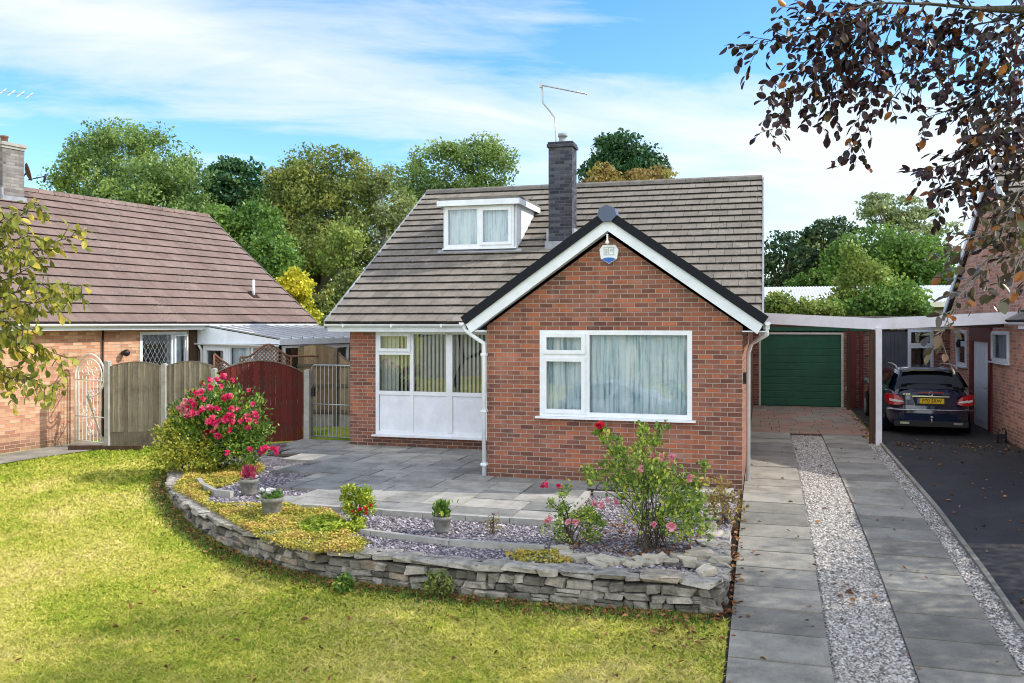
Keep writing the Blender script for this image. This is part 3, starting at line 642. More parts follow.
def tiles(m, o, ux, us, W, L, gauge=.335, tw=.33, th=.044, lo=0, jitter=.003, clip=None):
    """interlocking tile courses on a slope: o lower corner, ux along the eave, us up the slope; r per tile"""
    o = Vector(o); n = ux.cross(us).normalized()
    if n.z < 0: n = -n
    nrow = int(math.ceil(L/gauge)); ncol = int(math.ceil(W/tw))
    for i in range(nrow):
        b0, b1 = i*gauge, min((i+1)*gauge+.03, L); sh = 0 if i % 2 else tw/2; rowq = rnd.uniform(-.08,.08)
        x = -sh
        while x < W-1e-4:
            a0, a1 = max(x, 0), min(x+tw, W); x += tw
            if a1-a0 < .005: continue
            if clip and not clip(o+ux*((a0+a1)/2)+us*((b0+b1)/2)): continue
            j = rnd.uniform(-jitter, jitter); q = min(1, max(.13, .5+rowq+rnd.gauss(0,.12)))
            e0 = th+j; e1 = .002
            A, B = o+ux*a0+us*b0+n*e0, o+ux*(a1-.007)+us*b0+n*e0; C, D = o+ux*(a1-.007)+us*b1+n*e1, o+ux*a0+us*b1+n*e1
            A2, B2 = A-n*(th+.01), B-n*(th+.01)
            m.add([A,B,C,D], [(0,1,2,3)], max(.14, q)); m.add([A,B,A2,B2], [(2,3,1,0)], 0.)  # risers take the darkest stop: shadow under each course put into the colour
    b = [o, o+ux*W, o+ux*W+us*L, o+us*L]; m.add([p-n*.02 for p in b], [(0,1,2,3)], .1)
def gutter(m, a, b, r=.055):
    a, b = Vector(a), Vector(b); d = (b-a).normalized(); side = d.cross(Z).normalized(); n = 8
    ring = lambda p: [p+side*(math.cos(PI+PI*i/n)*r)+Z*(math.sin(PI+PI*i/n)*r) for i in range(n+1)]
    A, B = ring(a), ring(b); A2 = [a+(q-a)*.88 for q in A]; B2 = [b+(q-b)*.88 for q in B]
    for i in range(n): m.quad(A[i],B[i],B[i+1],A[i+1]); m.quad(A2[i],A2[i+1],B2[i+1],B2[i])
    m.quad(A[0],A2[0],B2[0],B[0]); m.quad(A[n],B[n],B2[n],A2[n])
    m.add(A, [tuple(range(n+1))]); m.add(B, [tuple(range(n+1))])
# ------------------------------------------------------------------ chalet bungalow (and its mirrored twin next door)
def bungalow(label, loc, sx, front=True, brickmat='brick'):
    root = thing('brick_house', label, 'house', loc)
    v = lambda x, y, z: Vector((x*sx, y, z)); ux = Vector((-sx,0,0)); fr = Vector((0,-1,0))   # local x runs away from the flank
    U = Vector((1,0,0)) if sx < 0 else Vector((-1,0,0))
    FX = 8.17; WX = 4.18; EZ = 2.6; RZ = 6.17; MY = 2.9; EY = 2.55; RY = 8.4; BY = 13.9
    sl_ = (RZ-EZ)/(RY-EY)
    # --- walls. x = 0 is the flank, x = -FX the far side (times sx)
    L = v(-WX,0,0) if sx > 0 else v(0,0,0)
    wx = X
    def fo(x0, x1, y): return (v(x0,y,0) if sx > 0 else v(x1,y,0))
    wl = MB(); W0, W1, WZ0, WZ1 = (.92, 3.41, 1.06, 2.48)
    wall(wl, fo(-WX,0,0), X, fr, WX, 2.55, [(W0,W1,WZ0,WZ1)] if front else [], .25, -.6)
    g = [v(0,0,2.55), v(-WX,0,2.55), v(-WX/2,0,2.55+WX/2*.70)]
    wl.prism(g, (0,.25,0))
    wl.obox(fo(-WX,-WX+.25,.25), X, fr, 0, .25, -.6, 2.55, -(MY-.25), 0)                 # wing inner side
    if front: wall(wl, v(-FX,MY,0), X, fr, FX-WX, 2.55, [(.6,FX-WX-.02,.25,2.44)], .25, -.3)
    else: wall(wl, fo(-FX,-WX,MY), X, fr, FX-WX, 2.55, [], .25, -.3)
    fn = Vector((sx,0,0))
    holes = FLANK_HOLES if not front else []
    wall(wl, v(0,.25,0), Y_, fn, BY-.25, 2.55, holes, .25, -.6)
    wall(wl, v(-FX,MY+.25,0), Y_, -fn, BY-MY-.25, 2.55, [], .25, -.4)
    wl.box(min(-FX*sx,0), max(-FX*sx,0), BY-.02, BY+.23, -.4, 2.55)
    for xx in (0, -FX):
        s_ = -.25 if xx == 0 else .25
        poly = [v(xx,MY+.1,2.55), v(xx,BY,2.55), v(xx,RY,RZ-.12)]
        wl.prism(poly, v(s_,0,0))
    wl.build('wall', brickmat, root)
    # --- main roof
    us = Vector((0, RY-EY, RZ-EZ)).normalized(); Ls = math.hypot(RY-EY, RZ-EZ); VX0, VX1 = -FX-.40, (.29 if front else .09)
    rf = MB(); o = v(VX0,EY,EZ) if sx > 0 else v(VX1,EY,EZ); W = VX1-VX0
    tiles(rf, o, X, us, W, Ls)
    ub = Vector((0, -(RY-EY), RZ-EZ)).normalized()
    tiles(rf, (o.x, 2*RY-EY, EZ), X, ub, W, Ls, tw=.66)
    roof = rf.build('roof', 'tile', root)
    rd = MB(); xr = min(v(VX0,0,0).x, v(VX1,0,0).x); n_ = int(W/.45)
    for i in range(n_):
        a, b = xr+W*i/n_, xr+W*(i+1)/n_-.006
        rd.cur = rnd.random(); pr = [(-.14,-.075),(-.11,.01),(-.05,.055),(.05,.055),(.11,.01),(.14,-.075)]
        rd.prism([(a,RY+p,RZ+.03+q) for p, q in pr], (b-a,0,0))
    rd.build('ridge', 'ridge', roof)
    for xx in (VX0, VX1):
        e = .035 if xx == VX1 else -.035
        for (ya, yb) in ((EY, RY), (2*RY-EY, RY)):
            P = [v(xx,ya,EZ-.14), v(xx,ya,EZ+.045), v(xx,RY,RZ+.045), v(xx,RY,RZ-.14)]
            vg = MB(); vg.prism(P, v(e,0,0)); vg.build('barge_board', M['lead'] if front else M['fascia'], root)
    fb = MB(); lx = v(VX0+.03,0,0).x; rx = v(-WX-.28,0,0).x; lo_, hi_ = min(lx,rx), max(lx,rx)
    fb.box(lo_, hi_, EY+.05, EY+.075, 2.42, 2.575); fb.box(lo_, hi_, EY+.0751, MY-.002, 2.45, 2.47)
    fb.build('fascia', 'fascia', root)
    gt = MB(); gutter(gt, (lo_-.03, EY+.0, 2.575), (hi_+.0, EY+.0, 2.575)); 
    for i in range(4):
        gx = lo_+.4+(hi_-lo_-.8)*i/3; gt.box(gx-.018, gx+.018, EY-.058, EY+.05, 2.512, 2.58)
    gt.build('gutter', 'upvc', root)
    # --- wing roof
    rx0 = -WX/2; hw = 2.44; wz = 2.63; ra = 4.33
    wr = MB(); ridge_y1 = 5.9
    us1 = v(hw,0,ra-wz).normalized(); Lw = math.hypot(hw, ra-wz)
    tiles(wr, v(rx0-hw,-.2,wz), Y_, us1, ridge_y1+.2, Lw, .335, .33); us2 = v(-hw,0,ra-wz).normalized()
    tiles(wr, v(rx0+hw,-.2,wz), Y_, us2, ridge_y1+.2, Lw, .335, .33)
    wroof = wr.build('roof', 'tile', root)
    for s_ in (-1, 1):
        vr = MB(); ww = MB()
        e0, e1 = v(rx0+s_*(hw+.02),-.24,wz+.03), v(rx0,-.24,ra+.05)
        d = (e1-e0).normalized(); nn = Vector((-d.z,0,d.x)); nn = nn if nn.z > 0 else -nn
        vr.prism([e0-nn*.09, e0+nn*.045, e1+nn*.045+Z*0, e1-nn*.09-Z*.0], (0,.10,0))
        f0, f1 = e0-nn*.10, e1-nn*.10+Z*.0
        f0 = Vector((f0.x, -.20, f0.z)); f1 = Vector((v(rx0,0,0).x, -.20, f1.z-.012))
        a = Vector((f0.x, -.2, f0.z)); ww.prism([f0, f1, f1-Z*.205, f0-nn*.145-Z*.03], (0,.03,0))
        sf = f0-nn*.165; ww.prism([f0-nn*.14+Y_*.032, f1-Z*.185+Y_*.032, f1-Z*.205+Y_*.032, f0-nn*.16+Y_*.032], (0,.165,0))
        vr.build('verge', 'verge', wroof); ww.build('barge_board', 'fascia', root)
    cp = MB(); c = v(rx0,-.27,ra+.02); cp.prism([c+Vector((math.sin(a)*.16,0,math.cos(a)*.14)) for a in [PI*2*k/7+PI/7*0 for k in range(7)]], (0,.3,0)); cp.build('ridge_cap', 'bluegrey', wroof)
    fn_ = MB(); c = v(rx0,-.215,ra-.36); fn_.lathe(c-Z*.10, [(0,-.012),(.03,0),(.035,.03),(.015,.06),(.015,.13),(.02,.15),(0,.16)], 10); fn_.build('finial', 'upvc', root)
    # wing gutters along both eaves
    for s_ in (-1, 1):
        gw = MB(); xx = v(rx0+s_*(hw+.03),0,0).x; gutter(gw, (xx,-.22,wz-.02), (xx, MY-.5 if s_ < 0 else 5.5, wz-.02), .05)
        gw.build('gutter', 'upvc', root)
    for s_ in (-1, 1):
        so_ = MB()
        a, b = v(rx0+s_*hw,0,0).x, v(rx0+s_*(WX/2+.002),0,0).x; so_.box(min(a,b), max(a,b), -.16, MY-.4 if s_ < 0 else 5, wz-.17, wz-.15)
        so_.box(min(a,a+.02), max(a,a+.02), -.165, MY-.4 if s_ < 0 else 5, wz-.17, wz-.03)
        so_.build('soffit', 'fascia', root)
    # chimney
    ch = MB(); c0 = (-4.42+.0); xa, xb = sorted((v(c0,0,0).x, v(c0+.55,0,0).x)); ch.box(xa, xb, 5.4, 5.9, 3.6, 6.62)
    chim = ch.build('chimney', 'brick_blue', root)
    cc = MB(); cc.box(xa-.035, xb+.035, 5.365, 5.935, 6.62, 6.69); cc.box(xa-.015, xb+.015, 5.385, 5.915, 6.69, 6.74); cc.build('chimney_cap', 'brick_blue', chim)
    cx = (xa+xb)/2; pt = MB(); pt.lathe((cx,5.65,6.73), [(.11,0),(.10,.06),(.085,.08),(.085,.16),(.115,.17),(.115,.19),(.1,.24),(.03,.255),(0,.257)], 16); pt.build('chimney_pot', 'lead', chim)
    fl = MB(); fl.box(xa-.06, xb+.06, 5.28, 5.4, EZ+(5.28-EY)*sl_+.0, EZ+(5.4-EY)*sl_+.12); fl.box(xa-.05, xa, 5.4, 5.9, 4.34, 4.76); fl.box(xb, xb+.05, 5.4, 5.9, 4.34, 4.76); fl.build('flashing', 'lead', chim)
    return root, v, fo
FLANK_HOLES = []
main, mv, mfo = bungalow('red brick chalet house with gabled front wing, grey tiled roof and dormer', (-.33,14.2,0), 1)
# front windows
fr = Vector((0,-1,0))
window(main, (-3.26,0,1.06), X, fr, 2.49, 1.42, [(0,.80,0,1.0,1),(0,.80,1.0,1.42,1),(.80,2.49,0,1.42,0)], fw=.075, curtain=1.)
wb = window(main, (-7.57,2.9,.25), X, fr, 3.37, 2.19, [(0,.82,.88,1.72,0),(0,.82,1.72,2.19,1),(.82,1.62,.88,2.19,0),(1.70,2.50,.88,2.19,0),(2.50,3.37,.88,2.19,0)], fw=.075, panels=[(.075,.80,.07,.86),(.845,1.62,.07,.86),(1.70,2.47,.07,.86),(2.53,3.30,.07,.86)])
fx = MB(); oo = Vector((-7.57,2.96,.25)); fx.obox(oo, X, fr, .06, 3.31, .84, .92, .003, .066); fx.obox(oo, X, fr, 1.60, 1.72, .07, 2.13, .008, .07); fx.obox(oo, X, fr, .79, .855, .07, .84, .008, .066); fx.obox(oo, X, fr, 2.46, 2.54, .07, .84, .008, .066); fx.build('window_rail', 'upvc', wb)
bl = MB()
for k in range(37):
    a = .06+k*.089; bl.obox(oo, X, fr, a, a+.045, .9, 2.13, -.1, -.095)
for a in (.12,.2,.29,.38): bl.obox(oo, X, fr, a-.05, a+.05, .9, 2.13, -.13, -.125)
bl.build('blind', 'blind', wb)
# dormer: front face at y 19.5
dm = MB(); dx0, dx1, dy, dz0, dz1 = -6.94, -5.14, 5.3, 4.25, 5.38
rb = lambda z: 2.55+(z-2.6)/.6103
poly = [(dx0,dy,dz0),(dx0,rb(dz0)+.02,dz0),(dx0,rb(dz1)+.05,dz1),(dx0,dy,dz1)]
dm.prism(poly, (.06,0,0)); dm.prism([(dx1-.06,p[1],p[2]) for p in poly], (.06,0,0)); dm.box(dx0+.06, dx1-.06, dy, dy+.05, dz0, dz0+.10); dm.box(dx0+.06, dx1-.06, dy, dy+.05, dz1-.05, dz1)
dor = dm.build('dormer', 'upvc', main)
wd = window(main, (dx0+.06,dy,dz0+.10), X, fr, dx1-dx0-.12, dz1-dz0-.15, [(0,.84,0,.98,0),(.84,1.68,0,.98,1)], fw=.08, rec=-.012, name='dormer_window', curtain=2.)
dr = MB(); dr.box(dx0-.08, dx1+.08, dy-.16, rb(dz1)+.15, dz1+.0, dz1+.06); dr.build('dormer_roof', 'ridge', dor)
df = MB(); df.box(dx0-.10, dx1+.10, dy-.19, dy-.162, dz1-.055, dz1+.075)
for xx in (dx0-.108, dx1+.082): df.box(xx, xx+.026, dy-.162, rb(dz1)-.05, dz1-.055, dz1+.075)
df.build('fascia', 'fascia', dor)
dt = MB(); dt.box(dx0-.09, dx1+.07, dy-.15, rb(dz1)+.25, dz1+.062, dz1+.15); dt.build('roof_felt', 'ridge', dor)
dl = MB(); dl.prism([(dx0-.12,dy-.16,2.6+(dy-.16-2.55)*.6103+.04),(dx0-.12,dy+.0,dz0+.07),(dx0-.12,dy+.0,dz0-.1)], (dx1-dx0+.24,0,0)); dl.build('flashing', 'lead', dor)
# alarm box
ab = MB(); c = Vector((-2.09,-.0,3.70)); hexa = [(-.155,.09),(-.10,.165),(.10,.165),(.155,.09),(.13,-.06),(0,-.14),(-.13,-.06)]
ab.prism([c+Vector((a,-.07,b)) for a, b in hexa], (0,.068,0)); alarm = ab.build('alarm_box', 'upvc', main)
a2 = MB(); a2.prism([c+Vector((a,-.076,b)) for a, b in [(-.115,-.066),(-.07,-.045),(0,-.038),(.07,-.045),(.115,-.066),(0,-.13)]], (0,.005,0)); a2.build('alarm_band', 'blue', alarm)
a3 = MB()
for (p, q, r_, s_) in [(-.085,.085,.12,.132),(-.085,.085,.0,.012),(-.085,-.073,.012,.12),(.073,.085,.012,.12),(-.012,.0,.012,.12),(-.06,-.025,.03,.1),(.02,.06,.06,.1)]:
    a3.box(c.x+p, c.x+q, -.0755, -.071, c.z+r_, c.z+s_)
a3.build('alarm_mark', 'mark', alarm)
# downpipes
dp = MB(); dp.tube([(-4.56,-.13,2.58),(-4.52,-.13,2.48),(-4.36,-.13,2.36),(-4.22,-.06,2.26),(-4.215,-.06,2.1),(-4.215,-.06,.02)], .036, 10)
for z in (2.05,1.1,.2): dp.box(-4.265,-4.165,-.1,-.0,z,z+.04)
dp.build('downpipe', 'upvc', main)
dp = MB(); dp.tube([(.36,-.02,2.55),(.36,-.02,2.42),(.12,.9,2.26),(.07,1.1,2.1),(.07,1.1,-.1)], .036, 10); dp.box(.31,.41,-.07,.03,2.5,2.62); dp.build('downpipe', 'upvc', main)
sv = MB(); sv.box(.0,.05,.45,.6,1.62,1.8); sv.build('meter_box', 'blackp', main)
# aerial on the chimney
ae = MB(); b = Vector((-4.40,5.62,0)); P = lambda u, v_: at(u, v_, 20.6)-Vector((-.33,14.2,0))
ae.tube([P(556,190),P(556,137),P(555,118),P(549,110),P(543,103),P(542,84)], .019, 6)
p, q = P(541,85), P(587,94); ae.tube([p, q], .018, 6)
for k in range(12):
    e = p.lerp(q, (k+.5)/12); ae.tube([e-Vector((.02,.12,.0)), e+Vector((.02,.12,.0))], .005, 4)
ae.box(p.x-.03,p.x+.03,p.y-.03,p.y+.03,p.z-.06,p.z+.06); ae.build('aerial', 'steel', main)
# ------------------------------------------------------------------ house on the right: mirrored twin, its flank faces the drive
ay = lambda u: atX(u, 400, 5.1).y-14.2
FLANK_HOLES = [(ay(1009.5)-.25, ay(992)-.25, 1.72, 2.42), (ay(990)-.25, ay(974)-.25, .06, 2.14), (ay(967)-.25, ay(957)-.25, 1.45, 2.42)]
twin, tv, tfo = bungalow('brick house at right edge with a steep gable end and white side door', (5.1,14.2,0), -1, False, 'brick_dark')
fl = Vector((-1,0,0)); uy = Vector((0,-1,0))
h = FLANK_HOLES
# the flank normal is -x; window() takes its lower left corner as seen from outside (far end in y)
window(twin, (0, h[0][1]+.25, 1.72), uy, fl, h[0][1]-h[0][0], .70, [(0,h[0][1]-h[0][0],0,.70,1)], curtain=.3, rec=.05)
window(twin, (0, h[2][1]+.25, 1.45), uy, fl, h[2][1]-h[2][0], .97, [(0,h[2][1]-h[2][0],0,.60,1),(0,h[2][1]-h[2][0],.60,.97,1)], rec=.05)
d0, d1 = h[1][0]+.25, h[1][1]+.25
m = MB(); m.box(-.0,.05,d0,d1,.06,2.14); door = m.build('door', 'upvc', twin)
m = MB(); m.box(-.012,-.0,d0+.15,d1-.45,.2,.95); m.box(-.012,-.0,d0+.15,d1-.45,1.08,1.95); m.build('door_panel', 'panel', door)
m = MB(); m.tube([(-.02,d0+.12,1.05),(-.07,d0+.12,1.05),(-.07,d0+.24,1.05)], .011, 6); m.build('door_handle', 'chrome', door)
m = MB(); m.box(-.05,.02,d0-.24,d0-.003,.03,2.5); m.box(-.05,.02,d1+.003,d1+.32,.03,2.5); m.box(-.05,.02,d0-.003,d1+.003,2.15,2.5); m.build('door_frame', 'red_frame', twin)
m = MB(); m.lathe((-.16,ay(965),1.95), [(0,0),(.05,.01),(.06,.12),(.03,.2),(0,.22)], 10); m.box(-.2,-.0,ay(965)-.02,ay(965)+.02,2.12,2.16); m.build('wall_lamp', 'blackp', twin)
# ------------------------------------------------------------------ carport
cpt = thing('carport', 'white flat roofed carport spanning between the two brick houses', 'carport', (2.33,20.2,gz(20.2)))
m = MB()
def beam(m, xa, za, xb, zb, y, h, t=.045):
    m.add([(xa,y,za-h),(xb,y,zb-h),(xb,y,zb),(xa,y,za),(xa,y+t,za-h),(xb,y+t,zb-h),(xb,y+t,zb),(xa,y+t,za)], [(0,1,2,3),(4,7,6,5),(0,4,5,1),(3,2,6,7),(0,3,7,4),(1,5,6,2)])
beam(m, -.28, 2.84, 2.29, 2.70, 20.2, .24); beam(m, 2.29, 2.70, 5.08, 2.84, 20.2, .24); m.build('fascia', 'carport', cpt, world=True)
m = MB()
for (xa, za, xb, zb) in ((-.28,2.83,2.29,2.69),(2.292,2.69,5.08,2.83)):
    m.quad((xa,20.246,za-.02),(xb,20.246,zb-.02),(xb,27.5,zb-.02),(xa,27.5,za-.02))
m.build('roof', 'sheet', cpt, world=True)
m = MB(); m.box(2.28,2.40,20.11,20.2,gz(20.2)-.05,2.5); m.build('post', 'carport', cpt, world=True)
m = MB(); m.box(2.17,2.275,20.25,20.35,gz(20.2)-.05,2.46); m.build('post', 'wood_dark', cpt, world=True)
m = MB(); m.box(2.27,2.36,26.9,27.0,gz(27)-.05,2.6); m.build('post', 'wood_dark', cpt, world=True)
for y in (21.5,22.9,24.3,25.7):
    for xa, xb in ((-.25,2.2),(2.4,5.05)): m = MB(); m.box(xa,xb,y,y+.05,2.50,2.6); m.build('rafter', 'wood_dark', cpt, world=True)
# ------------------------------------------------------------------ garages
def garage(label, x0, x1, dx0_, dx1_, piers, build_door):
    g = thing('garage', label, 'garage', ((x0+x1)/2,27.6,.1)); m = MB()
    for a, b in piers: m.box(a, b, 27.6, 27.85, 0, 2.36)
    m.box(x0, x0+.2, 27.85, 32, 0, 2.36); m.box(x1-.2, x1, 27.85, 32, 0, 2.36); m.box(x0,x1,31.9,32.1,0,2.36); m.build('wall', 'brick', g, world=True)
    m = MB(); m.box(x0-.0, x1+.0, 27.45, 32.2, 2.72, 2.80); m.build('roof', 'ridge', g, world=True)
    build_door(g); return g
def green(g):
    m = MB(); z = .12; H = 2.14
    m.box(-.10,2.18,27.66,27.7,z,z+H)
    n = 10
    for i in range(n):
        a = z+H*i/n; m.prism([(-.10,27.66,a+.008),(-.10,27.652,a+.02),(-.10,27.652,a+H/n-.012),(-.10,27.66,a+H/n-.002)], (2.28,0,0))
    d = m.build('door', 'green_door', g, world=True)
    m = MB(); m.tube([(1.04,27.64,1.0),(1.04,27.6,1.0),(1.12,27.6,1.0)], .012, 6); m.build('door_handle', 'blackp', d, world=True)
    m = MB(); m.box(-.16,-.10,27.59,27.68,.1,2.26); m.box(2.18,2.24,27.59,27.68,.1,2.26); m.box(-.16,2.24,27.59,27.68,2.26,2.32); m.build('door_frame', 'cream', g, world=True)
    m = MB(); m.box(-.33,2.95,27.56,27.599,2.36,2.72); m.build('fascia', 'green_door', g, world=True)
    m = MB(); m.box(2.42,2.58,27.5,27.6,.1,2.36); m.box(2.68,2.78,27.52,27.6,.1,2.36); m.build('pilaster', 'red_frame', g, world=True)
    m = MB(); m.box(2.3,2.4,27.54,27.6,.62,.74); m.build('meter_box', 'cream', g, world=True)
garage('flat roofed brick garage with green up and over door at end of the drive', -.33, 3.02, -.1, 2.18, [(-.33,-.16),(2.24,3.02)], green)
def grey(g):
    m = MB(); m.box(3.28,3.98,27.66,27.7,.12,2.36)
    for i in range(6): m.box(3.30+i*.115,3.40+i*.115,27.648,27.66,.14,2.34)
    m.build('door', 'grey_door', g, world=True)
    wn = window(g, (3.98-(3.02+5.1)/2, 0, 1.0-.1), X, fr, .68, 1.42, [(0,.68,0,.95,1),(0,.68,.95,1.42,1)], rec=.03)
    m = MB(); m.box(3.0,5.1,27.55,27.599,2.42,2.72); m.build('fascia', 'cream', g, world=True)
    m = MB(); m.box(3.08,3.24,27.56,27.6,2.3,2.42); m.build('vent_box', 'cream', g, world=True)
garage('brick garage with grey door and white window behind the parked estate car', 3.02, 5.1, 3.28, 3.98, [(3.021,3.28),(4.66,5.1)], grey)
m = MB()
# ------------------------------------------------------------------ house on the left
LH = Vector((-15.03,14.4,0)); LR = -math.radians(10.5)
lh = thing('brick_house', 'sunlit orange brick house on the left with brown tiled roof', 'house', LH, LR)
lhm = ROOTM[lh.name]
YB, YE = -5.5, 9.3
m = MB(); wall(m, (0,YB,0), Y_, X, YE-YB, 2.52, [(3.49-YB,4.94-YB,1.42,2.38)], .25, -.4)
wall(m, (-8.1,YB,0), X, -Y_, 8.1, 2.52, [], .25, -.4); wall(m, (-8.1,YE-.25,0), X, -Y_, 8.1, 2.52, [], .25, -.4)
m.box(-8.35,-8.1,YB,YE,-.4,2.52)
for y in (YB, YE-.25): m.prism([(0,y,2.52),(-8.1,y,2.52),(-4.05,y,5.85)], (0,.25,0))
m.build('wall', 'brick_warm', lh)
m = MB(); a = (.36,YB-.3,2.6); us = Vector((-4.42,0,3.47)).normalized(); L = math.hypot(4.42,3.47)
tiles(m, a, Y_, us, YE-YB+.6, L, .345, .38); tiles(m, (-8.48,YB-.3,2.6), Y_, Vector((4.42,0,3.47)).normalized(), YE-YB+.6, L, .345, .76)
rf = m.build('roof', 'tile_brown', lh)
m = MB(); y = YB-.3
while y < YE+.3:
    m.cur = rnd.random(); b = min(y+.44, YE+.3); m.prism([(-4.06+p,y,6.07+q) for p, q in [(-.14,-.07),(-.1,.02),(0,.055),(.1,.02),(.14,-.07)]], (0,b-y-.006,0)); y += .45
m.build('ridge', 'tile_brown', rf)
m = MB(); m.prism([(.38,YE+.3,2.46),(.38,YE+.3,2.64),(-4.06,YE+.3,6.12),(-4.06,YE+.3,5.94)], (0,.03,0)); m.build('barge_board', M['ridge'], lh)
m = MB(); m.box(.30,.325,YB-.3,YE+.28,2.44,2.585); m.box(.004,.30,YB-.3,YE+.28,2.46,2.48); m.build('fascia', 'fascia', lh)
m = MB(); gutter(m, (.39,YB-.3,2.575), (.39,YE+.3,2.575)); m.build('gutter', 'upvc', lh)
m = MB(); m.tube([(.04,2.43,2.45),(.04,2.43,.0)], .022, 8); m.build('downpipe', 'blackp', lh)
m = MB(); m.box(.0,.03,5.0,5.28,-.1,2.44); m.build('cladding', 'wood_dark', lh)
w = window(lh, (0,3.49,1.42), Y_, X, 1.45, .96, [(0,.98,0,.96,0),(.98,1.45,0,.96,0)], fw=.065, curtain=None)
m = MB()
for k in range(-8, 12):      # leaded diamonds
    for s_ in (-1, 1):
        x0 = k*.135
        p0 = (.05+x0, .05); p1 = (.05+x0+.52*s_, .91)
        def cl(p, q, lo=.06, hi=.95):
            (xa, za), (xb, zb) = p, q
            if xa == xb: return None
            t0, t1 = 0, 1
            for (val, d, sgn) in ((lo, xb-xa, 1), (hi, xb-xa, -1)):
                t = (val-xa)/d
                if (d > 0) == (sgn > 0): t0 = max(t0, t)
                else: t1 = min(t1, t)
            return None if t0 >= t1 else ((xa+(xb-xa)*t0, za+(zb-za)*t0), (xa+(xb-xa)*t1, za+(zb-za)*t1))
        c = cl(p0, p1)
        if c: m.tube([(-.022+.0,3.49+c[0][0],1.42+c[0][1]),(-.022,3.49+c[1][0],1.42+c[1][1])], .0055, 4)
m.build('lead_lattice', 'steel', w)
m = MB(); o = Vector((.012,3.49+1.02,1.49)); d = Vector((.14,.98,0)).normalized(); nn = Vector((d.y,-d.x,0)); m.obox(o, d, nn, 0,.04,0,.82,0,.04); m.obox(o, d, nn, .34,.38,0,.82,0,.04); m.obox(o, d, nn, .04,.34,0,.04,0,.04); m.obox(o, d, nn, .04,.34,.78,.82,0,.04); m.build('open_casement', 'upvc', w)
m = MB(); c = MB(); c.smooth = True
for i in range(60):
    f = lambda t: -.16+.02*math.sin(t*60)
    a, b = .95+.45*i/60, .95+.45*(i+1)/60; c.quad((f(a),3.49+a,1.45),(f(b),3.49+b,1.45),(f(b),3.49+b,2.36),(f(a),3.49+a,2.36))
c.build('curtain', 'curtain', w)
m = MB(); m.lathe((.10,2.98,1.9), [(0,-.09),(.05,-.08),(.085,.05),(.06,.1),(0,.11)], 12, 'x'); m.build('wall_lamp', 'blackp', lh)
m = MB(); m.tube([(-.62,8.0,3.3),(-.62,8.0,3.85)], .04, 10); fp = m.build('flue_pipe', 'upvc', lh)
m = MB(); m.prism([(-.5,7.88,3.302),(-.74,7.88,3.490),(-.74,7.88,3.53),(-.5,7.88,3.342)], (0,.24,0)); m.build('flashing', 'tile_brown', fp)
m = MB(); m.box(-4.2,-3.5,2.38,2.95,4.9,7.0); ch = m.build('chimney', 'brick_stack', lh)
m = MB(); m.box(-4.25,-3.45,2.33,3.0,7.0,7.08); m.box(-4.22,-3.48,2.36,2.97,6.93,7.0); m.build('chimney_cap', 'concrete', ch)
m = MB(); m.lathe((-3.8,2.62,7.07), [(.09,0),(.08,.16),(.1,.17),(.1,.21),(.06,.22)], 14); m.build('chimney_pot', 'trellis', ch)
m = MB(); m.box(-3.5,-3.45,2.35,2.98,5.3,5.75); m.box(-4.2,-3.46,2.33,2.38,5.3,5.95); m.build('flashing', 'lead', ch)
lhw = lambda u, v, d: lhm.inverted() @ at(u, v, d)
m = MB(); c = lhw(28,172,22.6); n = Vector((.45,.85,.25)).normalized(); a_ = n.orthogonal().normalized(); b_ = n.cross(a_)
rings = []
for (r_, h_) in [(0,-.06),(.10,-.045),(.2,-.01),(.225,.02)]: rings.append([c+a_*math.cos(t)*r_+b_*math.sin(t)*r_*1.1+n*h_ for t in [2*PI*k/18 for k in range(18)]])
m.smooth = True
for A, B in zip(rings, rings[1:]):
    for k in range(18): m.quad(A[k], A[(k+1)%18], B[(k+1)%18], B[k])
dish = m.build('satellite_dish', 'trellis', lh)
m = MB(); m.tube([c-n*.03, lhw(24,176,22.6), lhw(21,173,22.6)], .02, 6); m.tube([lhw(28,180,22.6), lhw(46,176,22.6)], .014, 6); m.tube([lhw(46,174,22.6), lhw(44,182,22.6)], .03, 8); m.build('dish_arm', 'blackp', dish)
m = MB(); m.tube([lhw(-12,150,22.4), lhw(-12,84,22.4)], .018, 6); a, b = lhw(-20,88,22.4), lhw(34,96,22.4); m.tube([a, b], .009, 5)
for k in range(6): e = a.lerp(b, (k+.5)/6); m.tube([e-Z*.09-Y_*.1, e+Z*.09+Y_*.1], .006, 4)
m.build('aerial', 'steel', lh)
# lean-to against its flank
lt = thing('lean_to', 'white framed glazed lean-to with ribbed plastic roof against the left house', 'lean-to', lhm @ Vector((0.35,5.35,0)), LR); ltm = ROOTM[lt.name]
LW, LL = 2.3, 4.2
m = MB(); zr = lambda x: 2.50-.30*x/LW
for i in range(10):
    a, b = -.1+LL*i/10, -.1+LL*(i+1)/10; m.quad((-.1,a,zr(-.1)+.02),(LW+.12,a,zr(LW+.12)+.02),(LW+.12,b,zr(LW+.12)+.02),(-.1,b,zr(-.1)+.02), rnd.random())
rfo = m.build('roof', 'poly', lt)
for i in range(11):
    m = MB(); a = -.1+LL*i/10; m.prism([(-.1,a-.02,zr(-.1)+.024),(LW+.12,a-.02,zr(LW+.12)+.024),(LW+.12,a-.02,zr(LW+.12)+.055),(-.1,a-.02,zr(-.1)+.055)], (0,.04,0)); m.build('glazing_bar', 'steel', rfo)
m = MB(); m.prism([(-.3,-.11,zr(-.3)-.02),(-.3,-.11,zr(-.3)+.0),(LW+.1,-.11,zr(LW+.1)+.0),(LW+.1,-.11,2.08),(-.3,-.11,2.08)], (0,.03,0)); m.build('fascia', 'fascia', lt)
